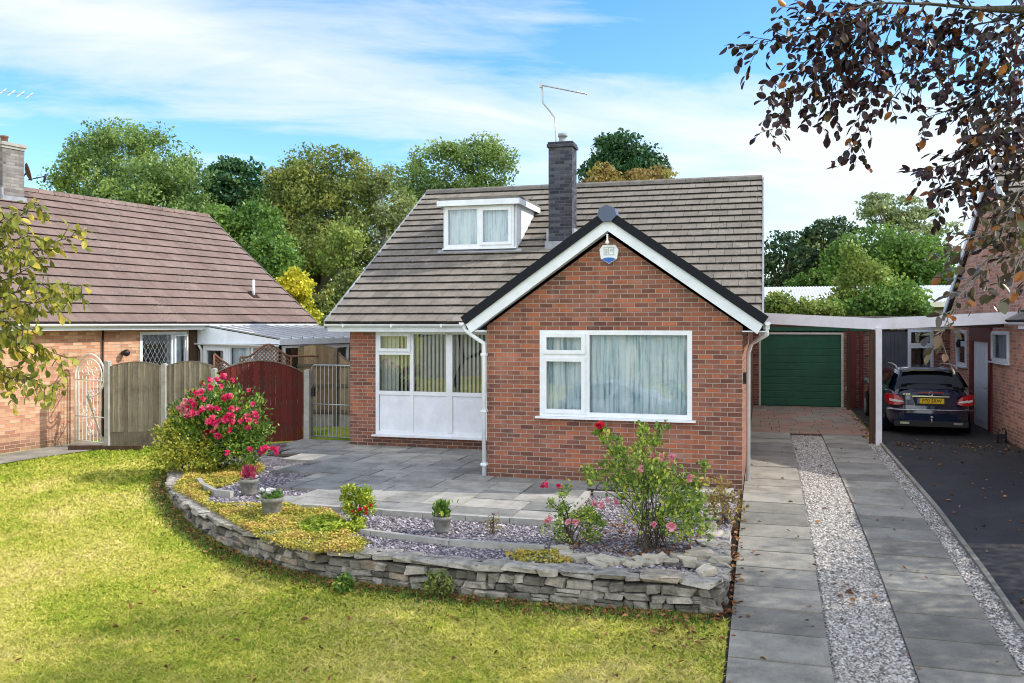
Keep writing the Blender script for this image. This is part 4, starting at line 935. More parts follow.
m = MB(); m.box(LW+.08,LW+.12,-.1,LL,2.06,2.21); m.build('fascia', 'fascia', lt)
m = MB(); gutter(m, (-.35,-.16,2.09), (LW+.1,-.16,2.06), .05); m.build('gutter', 'upvc', lt)
m = MB(); m.tube([(-.2,-.16,2.03),(-.2,-.07,1.9),(-.2,-.07,0)], .035, 8); m.build('downpipe', 'upvc', lt)
window(lt, (-.15,0,.02), X, -Y_, .86, 2.02, [(0,.86,0,2.02,1)], fw=.09, sill=False, rec=0, name='door', ng='glass')
window(lt, (.72,0,.62), X, -Y_, 1.55, 1.42, [(0,.78,0,1.42,0),(.78,1.55,0,1.42,0)], fw=.06, rec=0, curtain=.4)
m = MB(); m.box(.72,2.3,0,.1,0,.58); m.build('wall', 'brick_warm', lt)
window(lt, (LW,.1,.62), Y_, X, 3.9, 1.42, [(0,1.3,0,1.42,0),(1.3,2.6,0,1.42,1),(2.6,3.9,0,1.42,0)], fw=.06, rec=0)
m = MB(); m.box(LW-.1,LW,.1,4,0,.58); m.build('wall', 'brick_warm', lt)
m = MB(); m.box(-.05,LW-.1,3.0,3.05,.0,2.0); m.build('back_wall', 'cream', lt)
# ------------------------------------------------------------------ fences and gates
def frame2(P, Q):
    P, Q = Vector((*P, 0)), Vector((*Q, 0)); d = Q-P; return P, math.atan2(d.y, d.x), d.length
def post(label, x, y, h, w=.10, mat='concrete', cat='fence post', group=None, z=None):
    z = gz(y)-.1 if z is None else z; t = thing('fence_post', label, cat, (x,y,z), rnd.uniform(-.1,.1), group)
    m = MB(); m.box(-w/2,w/2,-w/2,w/2,0,h); m.prism([(-w/2,-w/2,h),(w/2,-w/2,h),(0,-w/2,h+.025)], (0,w,0)); m.build('post', mat, t); return t
def panel(label, P, Q, h, rise, mat, board=.0, bw=.105, base=0., lap=True, group=None, frame='wood', concave=False, cat='fence panel', name='wooden_fence', back=False):
    p, a, L = frame2(P, Q); zb = gz((P[1]+Q[1])/2); t = thing(name, label, cat, (p.x,p.y,zb), a, group)
    m = MB(); n = max(2, int(round(L/bw))); top = lambda x: h+rise*math.sin(PI*min(max(x/L,0),1))**.8
    for i in range(n):
        x0, x1 = L*i/n, L*(i+1)/n+(.012 if lap else -.004); x1 = min(x1, L); d = .002 if not lap else .016
        q = rnd.random(); j = rnd.uniform(-.004,.004)
        m.add([(x0,-.018-d+j,base),(x1,-.006+j,base),(x1,-.006+j,top(x1)),(x0,-.018-d+j,top(x0)),(x0,.006,base),(x1,.008,base),(x1,.008,top(x1)),(x0,.006,top(x0))], [(0,1,2,3),(4,7,6,5),(0,3,7,4),(1,5,6,2),(3,2,6,7)], q)
    m.build('boards', mat, t)
    m = MB(); N = 14
    for i in range(N):
        x0, x1 = L*i/N, L*(i+1)/N; m.add([(x0,-.03,top(x0)),(x1,-.03,top(x1)),(x1,.03,top(x1)),(x0,.03,top(x0)),(x0,-.03,top(x0)+.025),(x1,-.03,top(x1)+.025),(x1,.03,top(x1)+.025),(x0,.03,top(x0)+.025)], [(0,1,5,4),(4,5,6,7),(2,3,7,6),(0,3,2,1)])
    m.build('capping', frame, t)
    for z in ((.35,1.0,1.5) if h > 1.4 else (.3,1.0)):
        m = MB(); s_ = -1 if back else 1; m.box(0,L,min(s_*.02,s_*.055),max(s_*.02,s_*.055),z,z+.07); m.build('rail', frame, t)
    if base > 0:
        m = MB(); m.box(0,L,-.022,.022,-.06,base-.004); m.build('gravel_board', 'wood' if mat == 'wood' else 'concrete', t)
    return t
PA, PB, PC = (-13.55,15.78), (-12.45,16.20), (-11.50,16.62)
post('concrete fence post at the left end of the grey fence beside white garden gate', PA[0], PA[1], 1.93, .11)
panel('grey weathered fence panel with arched top, between white gate and rose bush', PA, PB, 1.68, .13, 'wood', base=.32)
post('grey fence post between the two arched grey fence panels', PB[0], PB[1], 1.86, .11)
panel('grey arched fence panel partly behind the pink rose bush', PB, PC, 1.68, .13, 'wood', base=.32)
post('fence post between grey fence panel and dark red fence, behind rose bush', PC[0], PC[1], 1.75, .1)
RD = (-9.97,17.72)
panel('dark red stained wooden fence panel with curved top beside side gate', PC, RD, 1.52, .28, 'red_paint', bw=.12, lap=False, frame='wood', base=0)
GP = atX(308,400,-9.80)
post('pale concrete gate post at right end of the dark red fence', -9.86, 17.74, 1.62, .13, z=-.08)
# white ornate garden gate
g0, a, L = frame2((-14.62,16.02), (-13.66,15.80)); wg = thing('garden_gate', 'white ornate wrought iron garden gate with arched scrollwork top', 'gate', (g0.x,g0.y,gz(16)), a)
m = MB()
arch = [(L/2-L/2*math.cos(t), 1.52+.46*math.sin(t)) for t in [PI*k/16 for k in range(26)]]
m.tube([(0,0,.03)]+[(x,0,z) for x, z in arch]+[(L,0,.03)], .021, 6); m.tube([(.09,0,.03)]+[(L/2+(x-L/2)*.82,0,1.50+(z-1.5)*.78) for x, z in arch]+[(L-.09,0,.03)], .014, 6)
for z in (.08,.62,1.42): m.tube([(0,0,z),(L,0,z)], .014, 6)
m.build('gate_frame', 'white_iron', wg)
m = MB()
for k in range(1, 8): m.tube([(L*k/8,0,.08),(L*k/8,0,1.5)], .008, 5)
m.build('gate_bars', 'white_iron', wg)
m = MB()
def scroll(cx, cz, r, a0, turns, sgn): 
    m.tube([(cx+sgn*r*(1-t*.75)*math.cos(a0+t*turns*2*PI), 0, cz+r*(1-t*.75)*math.sin(a0+t*turns*2*PI)) for t in [k/18 for k in range(19)]], .009, 5)
for cx, cz, r, s_ in [(L*.32,1.62,.13,1),(L*.68,1.62,.13,-1),(L*.5,1.80,.1,1),(L*.5,1.58,.09,-1),(L*.5,1.15,.1,1),(L*.5,.95,.1,-1),(L*.5,.45,.12,1),(L*.5,.28,.1,-1),(L*.35,.75,.09,1),(L*.62,.78,.09,-1)]: m = MB(); scroll(cx, cz, r, rnd.random()*6, 1.3, s_); m.build('scroll', 'white_iron', wg)
# timber edging step at the foot of the gate
m = MB(); p, a, L = frame2((-14.0,15.15), (-12.55,15.62)); t = thing('timber_edging', 'low dark timber edging at the lawn end below grey fence', 'edging', (p.x,p.y,gz(15.3)), a)
for i in range(9): m.box(L*i/9, L*(i+1)/9-.008, -.04, .04, -.05, .10+rnd.uniform(-.01,.01))
m.build('boards', 'wood_dark', t)
# metal side gate
p, a, L = frame2((-9.77,17.78), (-8.62,17.70)); mg = thing('side_gate', 'galvanised metal bar side gate between pale post and house corner', 'gate', (p.x,p.y,0), a)
m = MB(); m.tube([(0,0,.06),(0,0,1.62),(L*.04,0,1.66),(L*.96,0,1.66),(L,0,1.62),(L,0,.06),(0,0,.06)], .018, 6); m.tube([(0,0,.78),(L,0,.78)], .014, 6); m.build('gate_frame', 'steel', mg)
m = MB()
for k in range(1, 11): m.tube([(L*k/11,0,.06),(L*k/11,0,1.66)], .009, 5)
m.build('gate_bars', 'steel', mg)
m = MB(); m.box(.0,.07,-.04,.02,.95,1.15); m.tube([(.05,-.04,1.05),(.12,-.05,1.05)], .012, 5); m.build('latch', 'blackp', mg)
# trellis panels and tan fences behind
def trellis(label, P, Q, zb, h, rise, mat, shape):
    p, a, L = frame2(P, Q); t = thing('trellis_panel', label, 'trellis', (p.x,p.y,zb), a); m = MB(); top = lambda x: h+rise*shape(x/L)
    s_ = .095; n = int((L+h+rise)/s_)+2
    for k in range(-n, n):
        for sg in (-1, 1):
            pts = []
            for j in range(41):
                x = L*j/40; z = sg*(x-k*s_) if sg > 0 else (k*s_-x)
                if 0 <= z <= top(x): pts.append((x,z))
            if len(pts) > 1: 
                (xa, za), (xb, zb_) = pts[0], pts[-1]; m.tube([(xa,.008*sg,za),(xb,.008*sg,zb_)], .013, 4)
    m.build('lattice', mat, t)
    m = MB(); m.tube([(L*j/16,0,top(L*j/16)+.01) for j in range(26)], .026, 6); m.tube([(0,0,0),(L,0,0)], .024, 6); m.tube([(0,0,0),(0,0,top(0))], .024, 6); m.tube([(L,0,0),(L,0,top(L))], .024, 6); m.build('trellis_frame', mat, t); return t
w1, w2, w3, w4 = at(214,375,20.6), at(239,375,20.8), at(240,375,21.), at(291,375,21.6)
trellis('red brown sloping lattice trellis above dark red fence, nearest the lean-to door', w1.xy, w2.xy, 1.15, .30, .42, 'trellis', lambda t: max(0, 1-t)**1.2)
trellis('brown lattice trellis with a humped top behind dark red fence', w3.xy, w4.xy, 1.15, .62, .30, 'trellis', lambda t: math.sin(PI*min(max((t-.1)/.9,0),1))**2)
f1, f2, f3 = at(292,380,22.2), at(337,380,22.2), at(372,380,21.5)
panel('tan close boarded fence with arched top seen through the side gate', f1.xy, f2.xy, 1.92, .12, 'wood_tan', back=True, base=.3)
post('grey timber post between the tan fence panels behind side gate', f2.x, f2.y-.05, 2.06, .1, 'wood')
panel('tan close boarded fence panel behind side gate, against the house corner', (f2.x+.05,f2.y), f3.xy, 1.85, -.25, 'wood_tan', back=True, base=.3)
# ------------------------------------------------------------------ dry stone wall
_bm = bmesh.new(); bmesh.ops.create_cube(_bm, size=1); bmesh.ops.bevel(_bm, geom=list(_bm.edges)+list(_bm.verts), offset=.13, segments=2, profile=.6, affect='EDGES')
ST_V = np.array([v.co[:] for v in _bm.verts]); ST_F = [[v.index for v in f.verts] for f in _bm.faces]; _bm.free()
def stone(m, c, size, ang, q, irr=.16, tilt=.05, smooth=False):
    off = R.normal(size=(2,2,2,3))*irr*.35; V = ST_V+.5; W = []
    P = ST_V.copy()
    for i in range(2):
        for j in range(2):
            for k in range(2):
                w = (V[:,0] if i else 1-V[:,0])*(V[:,1] if j else 1-V[:,1])*(V[:,2] if k else 1-V[:,2]); P += w[:,None]*off[i,j,k]
    P += R.normal(size=P.shape)*irr*.10; P *= np.array(size)
    t = R.normal()*tilt; ca, sa = math.cos(t), math.sin(t); P = np.stack([P[:,0]*ca-P[:,2]*sa, P[:,1], P[:,0]*sa+P[:,2]*ca], 1)
    ca, sa = math.cos(ang), math.sin(ang); P = np.stack([P[:,0]*ca-P[:,1]*sa, P[:,0]*sa+P[:,1]*ca, P[:,2]], 1)+np.array(c)
    m.smooth = smooth; m.add(P.tolist(), ST_F, q)
FULL = [Vector((-.40,11.3)), Vector((-.38,10.4)), Vector((-.37,9.5)), Vector((-.46,9.17))]+WP[3:]
cum = [0]
for a, b in zip(FULL, FULL[1:]): cum.append(cum[-1]+(b-a).length)
def along(s_):
    s_ = min(max(s_, 0), cum[-1]-1e-4); i = max(k for k in range(len(cum)-1) if cum[k] <= s_); t = (s_-cum[i])/(cum[i+1]-cum[i]); d = (FULL[i+1]-FULL[i]).normalized(); return FULL[i].lerp(FULL[i+1], t), d
dw = thing('stone_wall', 'low curved dry stone retaining wall around the raised front bed', 'stone wall', (-4.8,9.3,gz(9.3)))
m = MB(); TOT = cum[-1]; z_lvl = -.52; ci = 0
while z_lvl < .0:
    hh = rnd.uniform(.058,.10); last = z_lvl+hh > -.035
    if last: hh = max(.04, .012-z_lvl)
    s_ = rnd.uniform(-.2, 0)
    while s_ < TOT:
        l = rnd.uniform(.09,.30) if not last else rnd.uniform(.16,.46); p, d = along(s_+l/2); inn = Vector((-d.y, d.x)) if False else Vector((d.y, -d.x))
        inn = Vector((-d.y, d.x))*(-1)
        gzz = gz(p.y)
        if z_lvl+hh > gzz+.015:
            back = inn*(.02+.10*(z_lvl+.5)+rnd.uniform(-.015,.02)); dep = rnd.uniform(.2,.28); hj = hh*rnd.uniform(.84,1.04) if not last else min(hh, .062)*rnd.uniform(.75,1.05)
            if not last and rnd.random() < .22 and l > .16:
                for q_ in (0,1): stone(m, (p.x+back.x+inn.x*.1, p.y+back.y+inn.y*.1, z_lvl+hh*(.25+.5*q_)), (l*1.0, dep, hj*.5), math.atan2(d.y,d.x), rnd.random(), .13)
            else: stone(m, (p.x+back.x+inn.x*.1, p.y+back.y+inn.y*.1, z_lvl+hh/2), (l*1.02, dep*(1.25 if last else 1), hj), math.atan2(d.y,d.x)+rnd.uniform(-.06,.06), (rnd.random()**1.2 if not last else .55+.4*rnd.random()), .24)
        s_ += l
    z_lvl += hh
m.build('stones', 'stone', dw, world=True)
m = MB()
for a, b in zip(FULL, FULL[1:]):
    d = (b-a).normalized(); inn = Vector((d.y,-d.x))*.16; m.quad((a.x+inn.x,a.y+inn.y,-.7),(b.x+inn.x,b.y+inn.y,-.7),(b.x+inn.x,b.y+inn.y,-.02),(a.x+inn.x,a.y+inn.y,-.02))
m.build('core', 'soil', dw, world=True)
# loose stones
def rock(x, y, z, s, label, group):
    t = MB(); stone(t, (0,0,s[2]*.35), s, rnd.random()*6, rnd.random(), .3, .15); o = t.build('rockery_stone', 'rock'); o.location = (x,y,z); tag(o, label, 'stone', group)
for i, (x, y, s) in enumerate([(-.60,9.72,(.42,.34,.12)),(-.62,10.25,(.42,.3,.12)),(-.58,10.7,(.36,.4,.1)),(-.55,11.15,(.4,.4,.14)),(-.62,11.6,(.42,.36,.12)),(-.58,12.05,(.3,.34,.12)),(-.55,12.5,(.36,.32,.1)),(-.6,12.95,(.3,.3,.1)),(-.68,13.4,(.26,.3,.1))]):
    rock(x-.08, y, -.04, (s[0]*.5,s[1]*.6,s[2]*.5), 'pale flat rockery stone edging the bed beside the driveway', 'rockery stones along the drive edge')
for i in range(26):
    t = i/25; u = 560+t*165; v = 551+6*math.sin(t*5)+12*t+rnd.uniform(-3,3); p = z0(u, v); rock(p.x, p.y, -.03, (rnd.uniform(.12,.26),rnd.uniform(.10,.2),rnd.uniform(.04,.08)), 'pale rough stone in the row across bed below the large rose bush', 'row of stones in the bed')
for (u, v, s) in [(690,565,.2),(706,572,.17)]: p = z0(u, v); rock(p.x, p.y, -.02, (s,s*.7,s*.6), 'rounded pale stone lying at the front right corner of the bed', 'corner stones')
# concrete edging strips in the bed
def edging(label, pts, w=.07, h=.07):
    P = [Vector(q) for q in pts]; o = thing('concrete_edging', label, 'edging', (P[0].x,P[0].y,-.03)); m = MB()
    for a, b in zip(P, P[1:]):
        d = (b-a); n = max(1, int(d.length/.6)); dd = d.normalized(); s_ = Vector((-dd.y,dd.x))*w/2
        for k in range(n):
            p, q = a+d*k/n+dd*.004, a+d*(k+1)/n-dd*.004; j = rnd.uniform(-.006,.006)
            c = [p-s_, q-s_, q+s_, p+s_]; m.add([(e.x,e.y,-.05) for e in c]+[(e.x,e.y,h+j-.03) for e in c], [(4,5,6,7),(0,1,5,4),(1,2,6,5),(2,3,7,6),(3,0,4,7)], rnd.random())
    m.build('kerb_stones', 'concrete', o, world=True)
edging('long low concrete edging running across bed in front of purple slate', [z0(u,v).xy for u,v in [(350,530),(372,533),(450,543),(545,549)]])
edging('pale concrete edging along the front of the patio', [(-6.25,11.11),(-2.6,11.11)], .09, .075)
edging('pale edging turning back from patio front to the right of pink flowers', [(-2.58,11.15),(-2.58,13.2)], .08, .08)
edging('pale edging along the back of the bed below the large window', [(-2.5,13.22),(-.75,13.22)], .07, .07)
edging('short curved concrete edging left of the heather pot', [z0(u,v).xy for u,v in [(232,496),(215,494),(203,488),(199,482)]], .07, .1)
# ------------------------------------------------------------------ estate car (rear towards the camera)
CZ = gz(21.2)
car = thing('parked_car', 'dark navy estate car parked nose in under the carport', 'car', (3.63,21.75,CZ)); car.scale = (1.07,1.07,1.07)
def ring(z, y0, y1, w, n=32, ex=5., cy=None):
    out = []; cy = (y0+y1)/2 if cy is None else cy; hl = (y1-y0)/2
    for k in range(n):
        t = 2*PI*k/n; c, s_ = math.cos(t), math.sin(t)
        out.append((w*math.copysign(abs(c)**(2/ex), c), cy+hl*math.copysign(abs(s_)**(2/ex), s_), z))
    return out
def loft(m, rings, cap0=False, cap1=True):
    m.smooth = True
    for A, B in zip(rings, rings[1:]):
        n = len(A)
        m.add(A+B, [(k,(k+1)%n,n+(k+1)%n,n+k) for k in range(n)])
    if cap1: m.add(rings[-1], [tuple(range(len(rings[-1])))])
    if cap0: m.add(rings[0], [tuple(range(len(rings[0])))[::-1]])
m = MB()
lower = [ring(z, y0, y1, w) for z, y0, y1, w in [(.20,.16,4.45,.80),(.24,.08,4.52,.845),(.34,.03,4.57,.872),(.50,.015,4.58,.88),(.575,.02,4.58,.885),(.585,.055,4.57,.885),(.66,.075,4.55,.888),(.78,.085,4.5,.886),(.88,.10,4.42,.872),(.94,.13,4.3,.845)]]
loft(m, lower, True, True)
green_ = [ring(z, y0, y1, w, ex=4.5) for z, y0, y1, w in [(.93,.13,3.45,.835),(1.00,.16,3.35,.80),(1.15,.27,3.0,.735),(1.30,.40,2.62,.665),(1.385,.50,2.4,.615),(1.425,.60,2.3,.56),(1.445,.75,2.15,.46)]]
loft(m, green_)
body = m.build('body', 'carpaint', car)
# tailgate glass on the sloping rear of the cabin
def gy(z):
    zs = [.93,1.0,1.15,1.30,1.385]; ys = [.13,.16,.27,.40,.50]; return float(np.interp(z, zs, ys))
def gw_(z): return float(np.interp(z, [.93,1.0,1.15,1.30,1.385], [.835,.80,.735,.665,.615]))
m = MB(); m.smooth = True; rows = []
for z in [.985,1.03,1.12,1.22,1.30,1.35]:
    row = []
    for k in range(13):
        q = -1+2*k/12; w = gw_(z)-.10; x = q*w; dy = .05*abs(q)**3; zz = z-(.028*(1-abs(q)**2) if z < 1 else 0)*-1
        row.append((x, gy(zz)-.012+dy, zz))
    rows.append(row)
for A, B in zip(rows, rows[1:]):
    for k in range(12): m.quad(A[k], A[k+1], B[k+1], B[k])
m.build('rear_window', 'carglass', car)
m = MB(); m.prism([(-.5,.50,1.40),(.5,.50,1.40),(.54,.37,1.385),(-.54,.37,1.385)], (0,0,.02)); m.build('roof_spoiler', 'carpaint', car)
for s_ in (-1, 1):    # side glass
    for (ya, yb, lab) in ((.34,.95,'quarter'),(1.0,1.72,'rear'),(1.78,2.75,'front')):
        m = MB(); f = lambda z: s_*(gw_(z)+.006)
        za, zb = 1.0, 1.345; top_a = ya+(.25 if lab == 'quarter' else .02); top_b = yb-(.55 if lab == 'front' else .02)
        m.smooth = True; N = 4
        for i in range(N):
            z1, z2 = za+(zb-za)*i/N, za+(zb-za)*(i+1)/N; t1, t2 = i/N, (i+1)/N
            A = [ya+(top_a-ya)*t1, yb+(top_b-yb)*t1]; B = [ya+(top_a-ya)*t2, yb+(top_b-yb)*t2]
            m.quad((f(z1),A[0],z1),(f(z1),A[1],z1),(f(z2),B[1],z2),(f(z2),B[0],z2))
        m.build('side_window', 'carglass', car)
    m = MB(); m.tube([(s_*.845,.38,.965),(s_*.85,1.4,.975),(s_*.84,2.7,.965)], .011, 5); m.build('window_trim', 'chrome', car)
    m = MB(); m.tube([(s_*.60,.52,1.41),(s_*.60,.64,1.475),(s_*.59,1.4,1.495),(s_*.57,2.1,1.475),(s_*.55,2.3,1.43)], .017, 6); m.build('roof_rail', 'alu', car)
    # lamps wrap round the rear corners
    m = MB(); m.smooth = True
    def corner(t):   # t 0..1 from tailgate to flank
        a = math.radians(90)*(t); n_ = 5.; cx, sy = math.sin(a), math.cos(a)
        return (s_*.895*abs(cx)**(2/n_), 2.3-2.228*abs(sy)**(2/n_))
    T = [.015,.05,.12,.25,.45,.62,.70]
    def lampband(m, z0_, z1_, T, push):
        for a, b in zip(T, T[1:]):
            (xa, ya), (xb, yb) = corner(a), corner(b); m.quad((xa,ya-push,z0_+.05*(1-a)*0),(xb,yb-push,z0_),(xb,yb-push,z1_),(xa,ya-push,z1_))
    # simple explicit lamp outline
    rl = [(s_*.52,.062,.70),(s_*.60,.058,.67),(s_*.72,.065,.665),(s_*.815,.10,.68),(s_*.868,.18,.72),(s_*.886,.30,.78)]
    ru = [(s_*.55,.072,.80),(s_*.62,.070,.86),(s_*.72,.078,.895),(s_*.80,.115,.90),(s_*.855,.19,.90),(s_*.878,.30,.89)]
    for A, B in ((rl, ru),):
        for k in range(5): m.quad(A[k], A[k+1], B[k+1], B[k])
        for k in range(5): 
            ins = lambda p: (p[0]*.98, p[1]+.05, p[2])
            m.quad(A[k], A[k+1], ins(A[k+1]), ins(A[k])); m.quad(B[k], B[k+1], ins(B[k+1]), ins(B[k]))
        m.quad(A[0], B[0], ins(B[0]), ins(A[0]))
    lamp = m.build('tail_light', 'redlight', car)
    m = MB(); m.smooth = True
    lerp3 = lambda a, b, t: tuple(a[i]+(b[i]-a[i])*t for i in range(3))
    for k in range(3): 
        p = [lerp3(rl[k],ru[k],.28), lerp3(rl[k+1],ru[k+1],.34), lerp3(rl[k+1],ru[k+1],.56), lerp3(rl[k],ru[k],.5)]
        if k == 3: p = [p[0], lerp3(p[0],p[1],.4), lerp3(p[3],p[2],.4), p[3]]
        m.quad(*[(q[0]*1.004,q[1]-.006,q[2]) for q in p])
    m.build('lamp_lens', 'clearlight', lamp)
    m = MB(); m.tube([(s_*.83,2.55,.98),(s_*.93,2.5,1.0)], .025, 6); m.smooth = True; loft(m, [[(s_*(.99+.11*math.cos(a)*r_),2.5+yy,1.03+.075*math.sin(a)*r_) for a in [2*PI*k/12 for k in range(12)]] for yy, r_ in ((-.06,.75),(-.04,1),(.05,.9),(.1,.45))], True, True); m.build('wing_mirror', 'carpaint', car)
    for yw in (.95, 3.72):
        m = MB(); m.lathe((s_*.80,yw,.315), [(.0,-.11),(.26,-.11),(.31,-.09),(.315,0),(.31,.09),(.27,.105),(.22,.10)], 24, 'x'); wh = m.build('wheel', 'rubber', car)
        m = MB(); m.lathe((s_*.905,yw,.315), [(.22,-.01),(.20,-.0),(.19,-.03),(.05,-.02),(.04,.0),(0,.0)], 24, 'x')
        for k in range(7):
            a = 2*PI*k/7; m.obox((s_*.90,yw,.315), Vector((0,math.cos(a),math.sin(a))), Vector((s_,0,0)), .03,.205,-.018,.018,-.02,.004, uz=Vector((0,-math.sin(a),math.cos(a))))
        m.build('rim', 'alu', wh)
        m = MB(); m.lathe((s_*.862,yw,.33), [(.37,0),(.37,.03*1),(.335,.032)], 28, 'x'); m.build('arch_lip', 'carpaint', car)
        m = MB(); m.add([(s_*.889,yw+.355*math.cos(a),.33+.355*math.sin(a)) for a in [2*PI*k/28 for k in range(28)]], [tuple(range(28))]); m.build('wheel_arch', 'rubber', car)
# boot handle bar, plate recess, bumper strip
m = MB(); m.box(-.36,.36,.045,.09,.845,.868); m.build('boot_trim', 'chrome', car)
m = MB(); m.prism([(-.35,.070,.84),(.35,.070,.84),(.30,.070,.66),(-.30,.070,.66)], (0,.02,0)); m.build('plate_recess', 'blackp', car)
m = MB(); m.box(-.26,.26,.052,.068,.705,.815); pl = m.build('number_plate', 'plate', car)
m = MB(); m.box(-.26,-.215,.0505,.0518,.705,.815); m.build('plate_band', 'plateblue', pl)
def text_mesh(body, size, mat, parent, loc, bold=.004, name='lettering', sx=1., sz=1.):
    cu = bpy.data.curves.new(name, 'FONT'); cu.body = body; cu.size = size; cu.extrude = .001; cu.offset = bold; cu.align_x = 'CENTER'; cu.align_y = 'CENTER'
    tmp = bpy.data.objects.new(name, cu); COL.objects.link(tmp); bpy.context.view_layer.update()
    me = bpy.data.meshes.new_from_object(tmp.evaluated_get(bpy.context.evaluated_depsgraph_get())); bpy.data.objects.remove(tmp)
    for v in me.vertices: x, y, z = v.co; v.co = (loc[0]+x*sx, loc[1]-z, loc[2]+y*sz)
    me.materials.append(M[mat]); o = bpy.data.objects.new(name, me); COL.objects.link(o); o.parent = parent; return o
text_mesh('P70 SRW', .10, 'ink', pl, (.022,.050,.76), .0008, 'plate_lettering', .98, 1.05)
text_mesh('C 220', .055, 'chrome', car, (-.47,.062,.895), .002, 'badge_lettering')
m = MB(); cst = Vector((0,.048,.915)); m.tube([cst+Vector((.042*math.cos(a),0,.042*math.sin(a))) for a in [2*PI*k/20 for k in range(21)]], .005, 5, cap=False)
for k in range(3): a = PI/2+2*PI*k/3; m.tube([cst, cst+Vector((.04*math.cos(a),0,.04*math.sin(a)))], [.007,.003], 5)
m.build('badge', 'chrome', car)
m = MB(); m.smooth = True; m.tube([(x*1.0, .012+.10*abs(x/.885)**8+(.0), .575) for x in [-.86+1.72*k/24 for k in range(25)]], .011, 6); m.build('bumper_strip', 'chrome', car)
m = MB(); m.box(-.72,.72,.02,.06,.22,.34); m.build('rear_diffuser', 'blackp', car)
for s_ in (-1, 1): m = MB(); m.box(s_*.52-.09,s_*.52+.09,.0,.05,.27,.315); m.build('exhaust_tip', 'chrome', car)
m = MB(); m.tube([(0,.06,.3),(0,-.05,.32),(0,-.07,.40)], .02, 6); m.lathe((0,-.07,.40), [(0,0),(.028,.01),(.033,.03),(.025,.055),(0,.06)], 10); m.build('tow_ball', 'steel', car)
m = MB(); m.tube([(.0,.30,1.10),(.3,.285,1.075)], .01, 5); m.build('wiper', 'blackp', car)
m = MB(); m.box(-.25,.25,.055,.075,.93,.95); m.build('brake_light', 'redlight', car)
silver = dup(car, (-6.6,-.75,gz(-.75)), math.radians(-90), 'silver estate car at the kerb, seen only as a reflection in the large window')
for ch in silver.children:
    if ch.name.startswith('body'): ch.data = ch.data.copy(); ch.data.materials[0] = flat('silver_car_paint', (.55,.58,.62), .25, .5)
# boot scraper by the right hand wall
p = Vector((4.92,21.1,gz(21.1))); bs = thing('boot_scraper', 'small black iron boot scraper standing by the right brick wall', 'boot scraper', p)
m = MB(); m.tube([(-.09,0,0),(-.09,0,.22),(-.05,0,.3)], .018, 6); m.tube([(.07,0,0),(.07,0,.26),(.03,0,.34),(.0,0,.28)], .018, 6); m.box(-.09,.07,-.008,.008,.1,.2); m.build('frame', 'blackp', bs)
# ------------------------------------------------------------------ buildings beyond the garages
sh = thing('outbuilding', 'long low outbuilding with pale corrugated roof beyond the garages', 'outbuilding', (4.5,40,.1))
m = MB(); m.box(-1.5,12,39.5,46,.0,3.4); m.build('wall', 'wood', sh, world=True)
m = MB(); N = 220
for i in range(N):
    x0, x1 = -2+14.5*i/N, -2+14.5*(i+1)/N; za, zb = .03*(i%2), .03*((i+1)%2)
    m.quad((x0,39.1,3.45+za),(x1,39.1,3.45+zb),(x1,45,4.35+zb),(x0,45,4.35+za), rnd.random())
m.build('roof', M['poly'], sh, world=True)
m = MB(); m.box(-2,12.5,39.05,39.1,3.25,3.46); m.build('fascia', 'cream', sh, world=True)
panel('weathered board fence behind neighbouring garage, seen past hanging beech twigs', (4.6,34), (8.5,34), 2.9, .0, 'wood', bw=.2)
# opposite side of the street (only seen mirrored in the windows)
op, ov, ofo = bungalow('cream rendered house across the street, mirrored in the large front window', (-11.5,-21,-.9), 1, False, 'cream')
op.rotation_euler = (0,0,PI)
dup(op, (-22.,-21,-.9), PI, 'cream rendered house across the street, mirrored in the panelled side window')
# ------------------------------------------------------------------ trees beyond the houses
TR = 'trees beyond the houses'
tree('ash_tree', 'large round mid green tree rising behind the left brown roof', [(132,172,46,66,46),(100,185,45,44,34),(160,195,44,50,44),(140,215,45,70,40),(118,150,46,34,22)], 'l_ash', .155, 210, 210, trunk_r=.4, group=TR, clump_r=.8, gap=.1)
tree('conifer_tree', 'dark feathery conifer between the round ash and the olive tree', [(236,182,52,24,22),(222,200,51,18,30),(252,208,51,26,30),(235,225,51,36,34)], 'l_conifer', .26, 110, 110, trunk_r=.3, group=TR, clump_r=.8, flatten=.5)
tree('broadleaf_tree', 'biggest olive green tree standing between the two roofs', [(322,208,44,62,56),(300,235,43,58,60),(350,225,43,52,62),(330,280,41,66,55),(372,215,44,42,50),(300,185,44,30,24)], 'l_olive', .15, 300, 210, trunk_r=.45, group=TR, clump_r=.75, gap=.06)
tree('poplar_tree', 'fresh green tree above the ridge left of the dormer', [(455,178,50,52,36),(430,195,49,36,36),(480,175,50,32,34),(452,215,49,56,34)], 'l_ash', .17, 170, 170, trunk_r=.35, group=TR, clump_r=.8, gap=.15)
tree('young_tree', 'bright yellow green young tree in front of the olive tree', [(348,232,38,13,16),(335,256,38,16,16)], 'l_lime', .15, 26, 40, trunk_r=.12, group=TR, clump_r=.45)
tree('young_tree', 'thin pale twiggy tree just left of main roof verge', [(392,200,42,22,34),(385,235,42,24,30)], 'l_grey', .14, 46, 40, trunk_r=.12, group=TR, clump_r=.4, bark='bark_pale', limbs=24)
tree('garden_tree', 'light green leafy tree showing beyond the brown roof slope', [(250,238,34,40,32),(225,228,34,26,22),(268,270,33,28,34)], 'l_green', .15, 130, 110, trunk_r=.2, group=TR, clump_r=.5)
tree('golden_shrub', 'golden yellow shrub at the end of the left roof', [(293,290,31,17,26),(300,312,31,16,20),(285,308,31,16,22)], 'l_gold', .13, 60, 90, trunk_r=.1, clump_r=.3, cat='shrub')
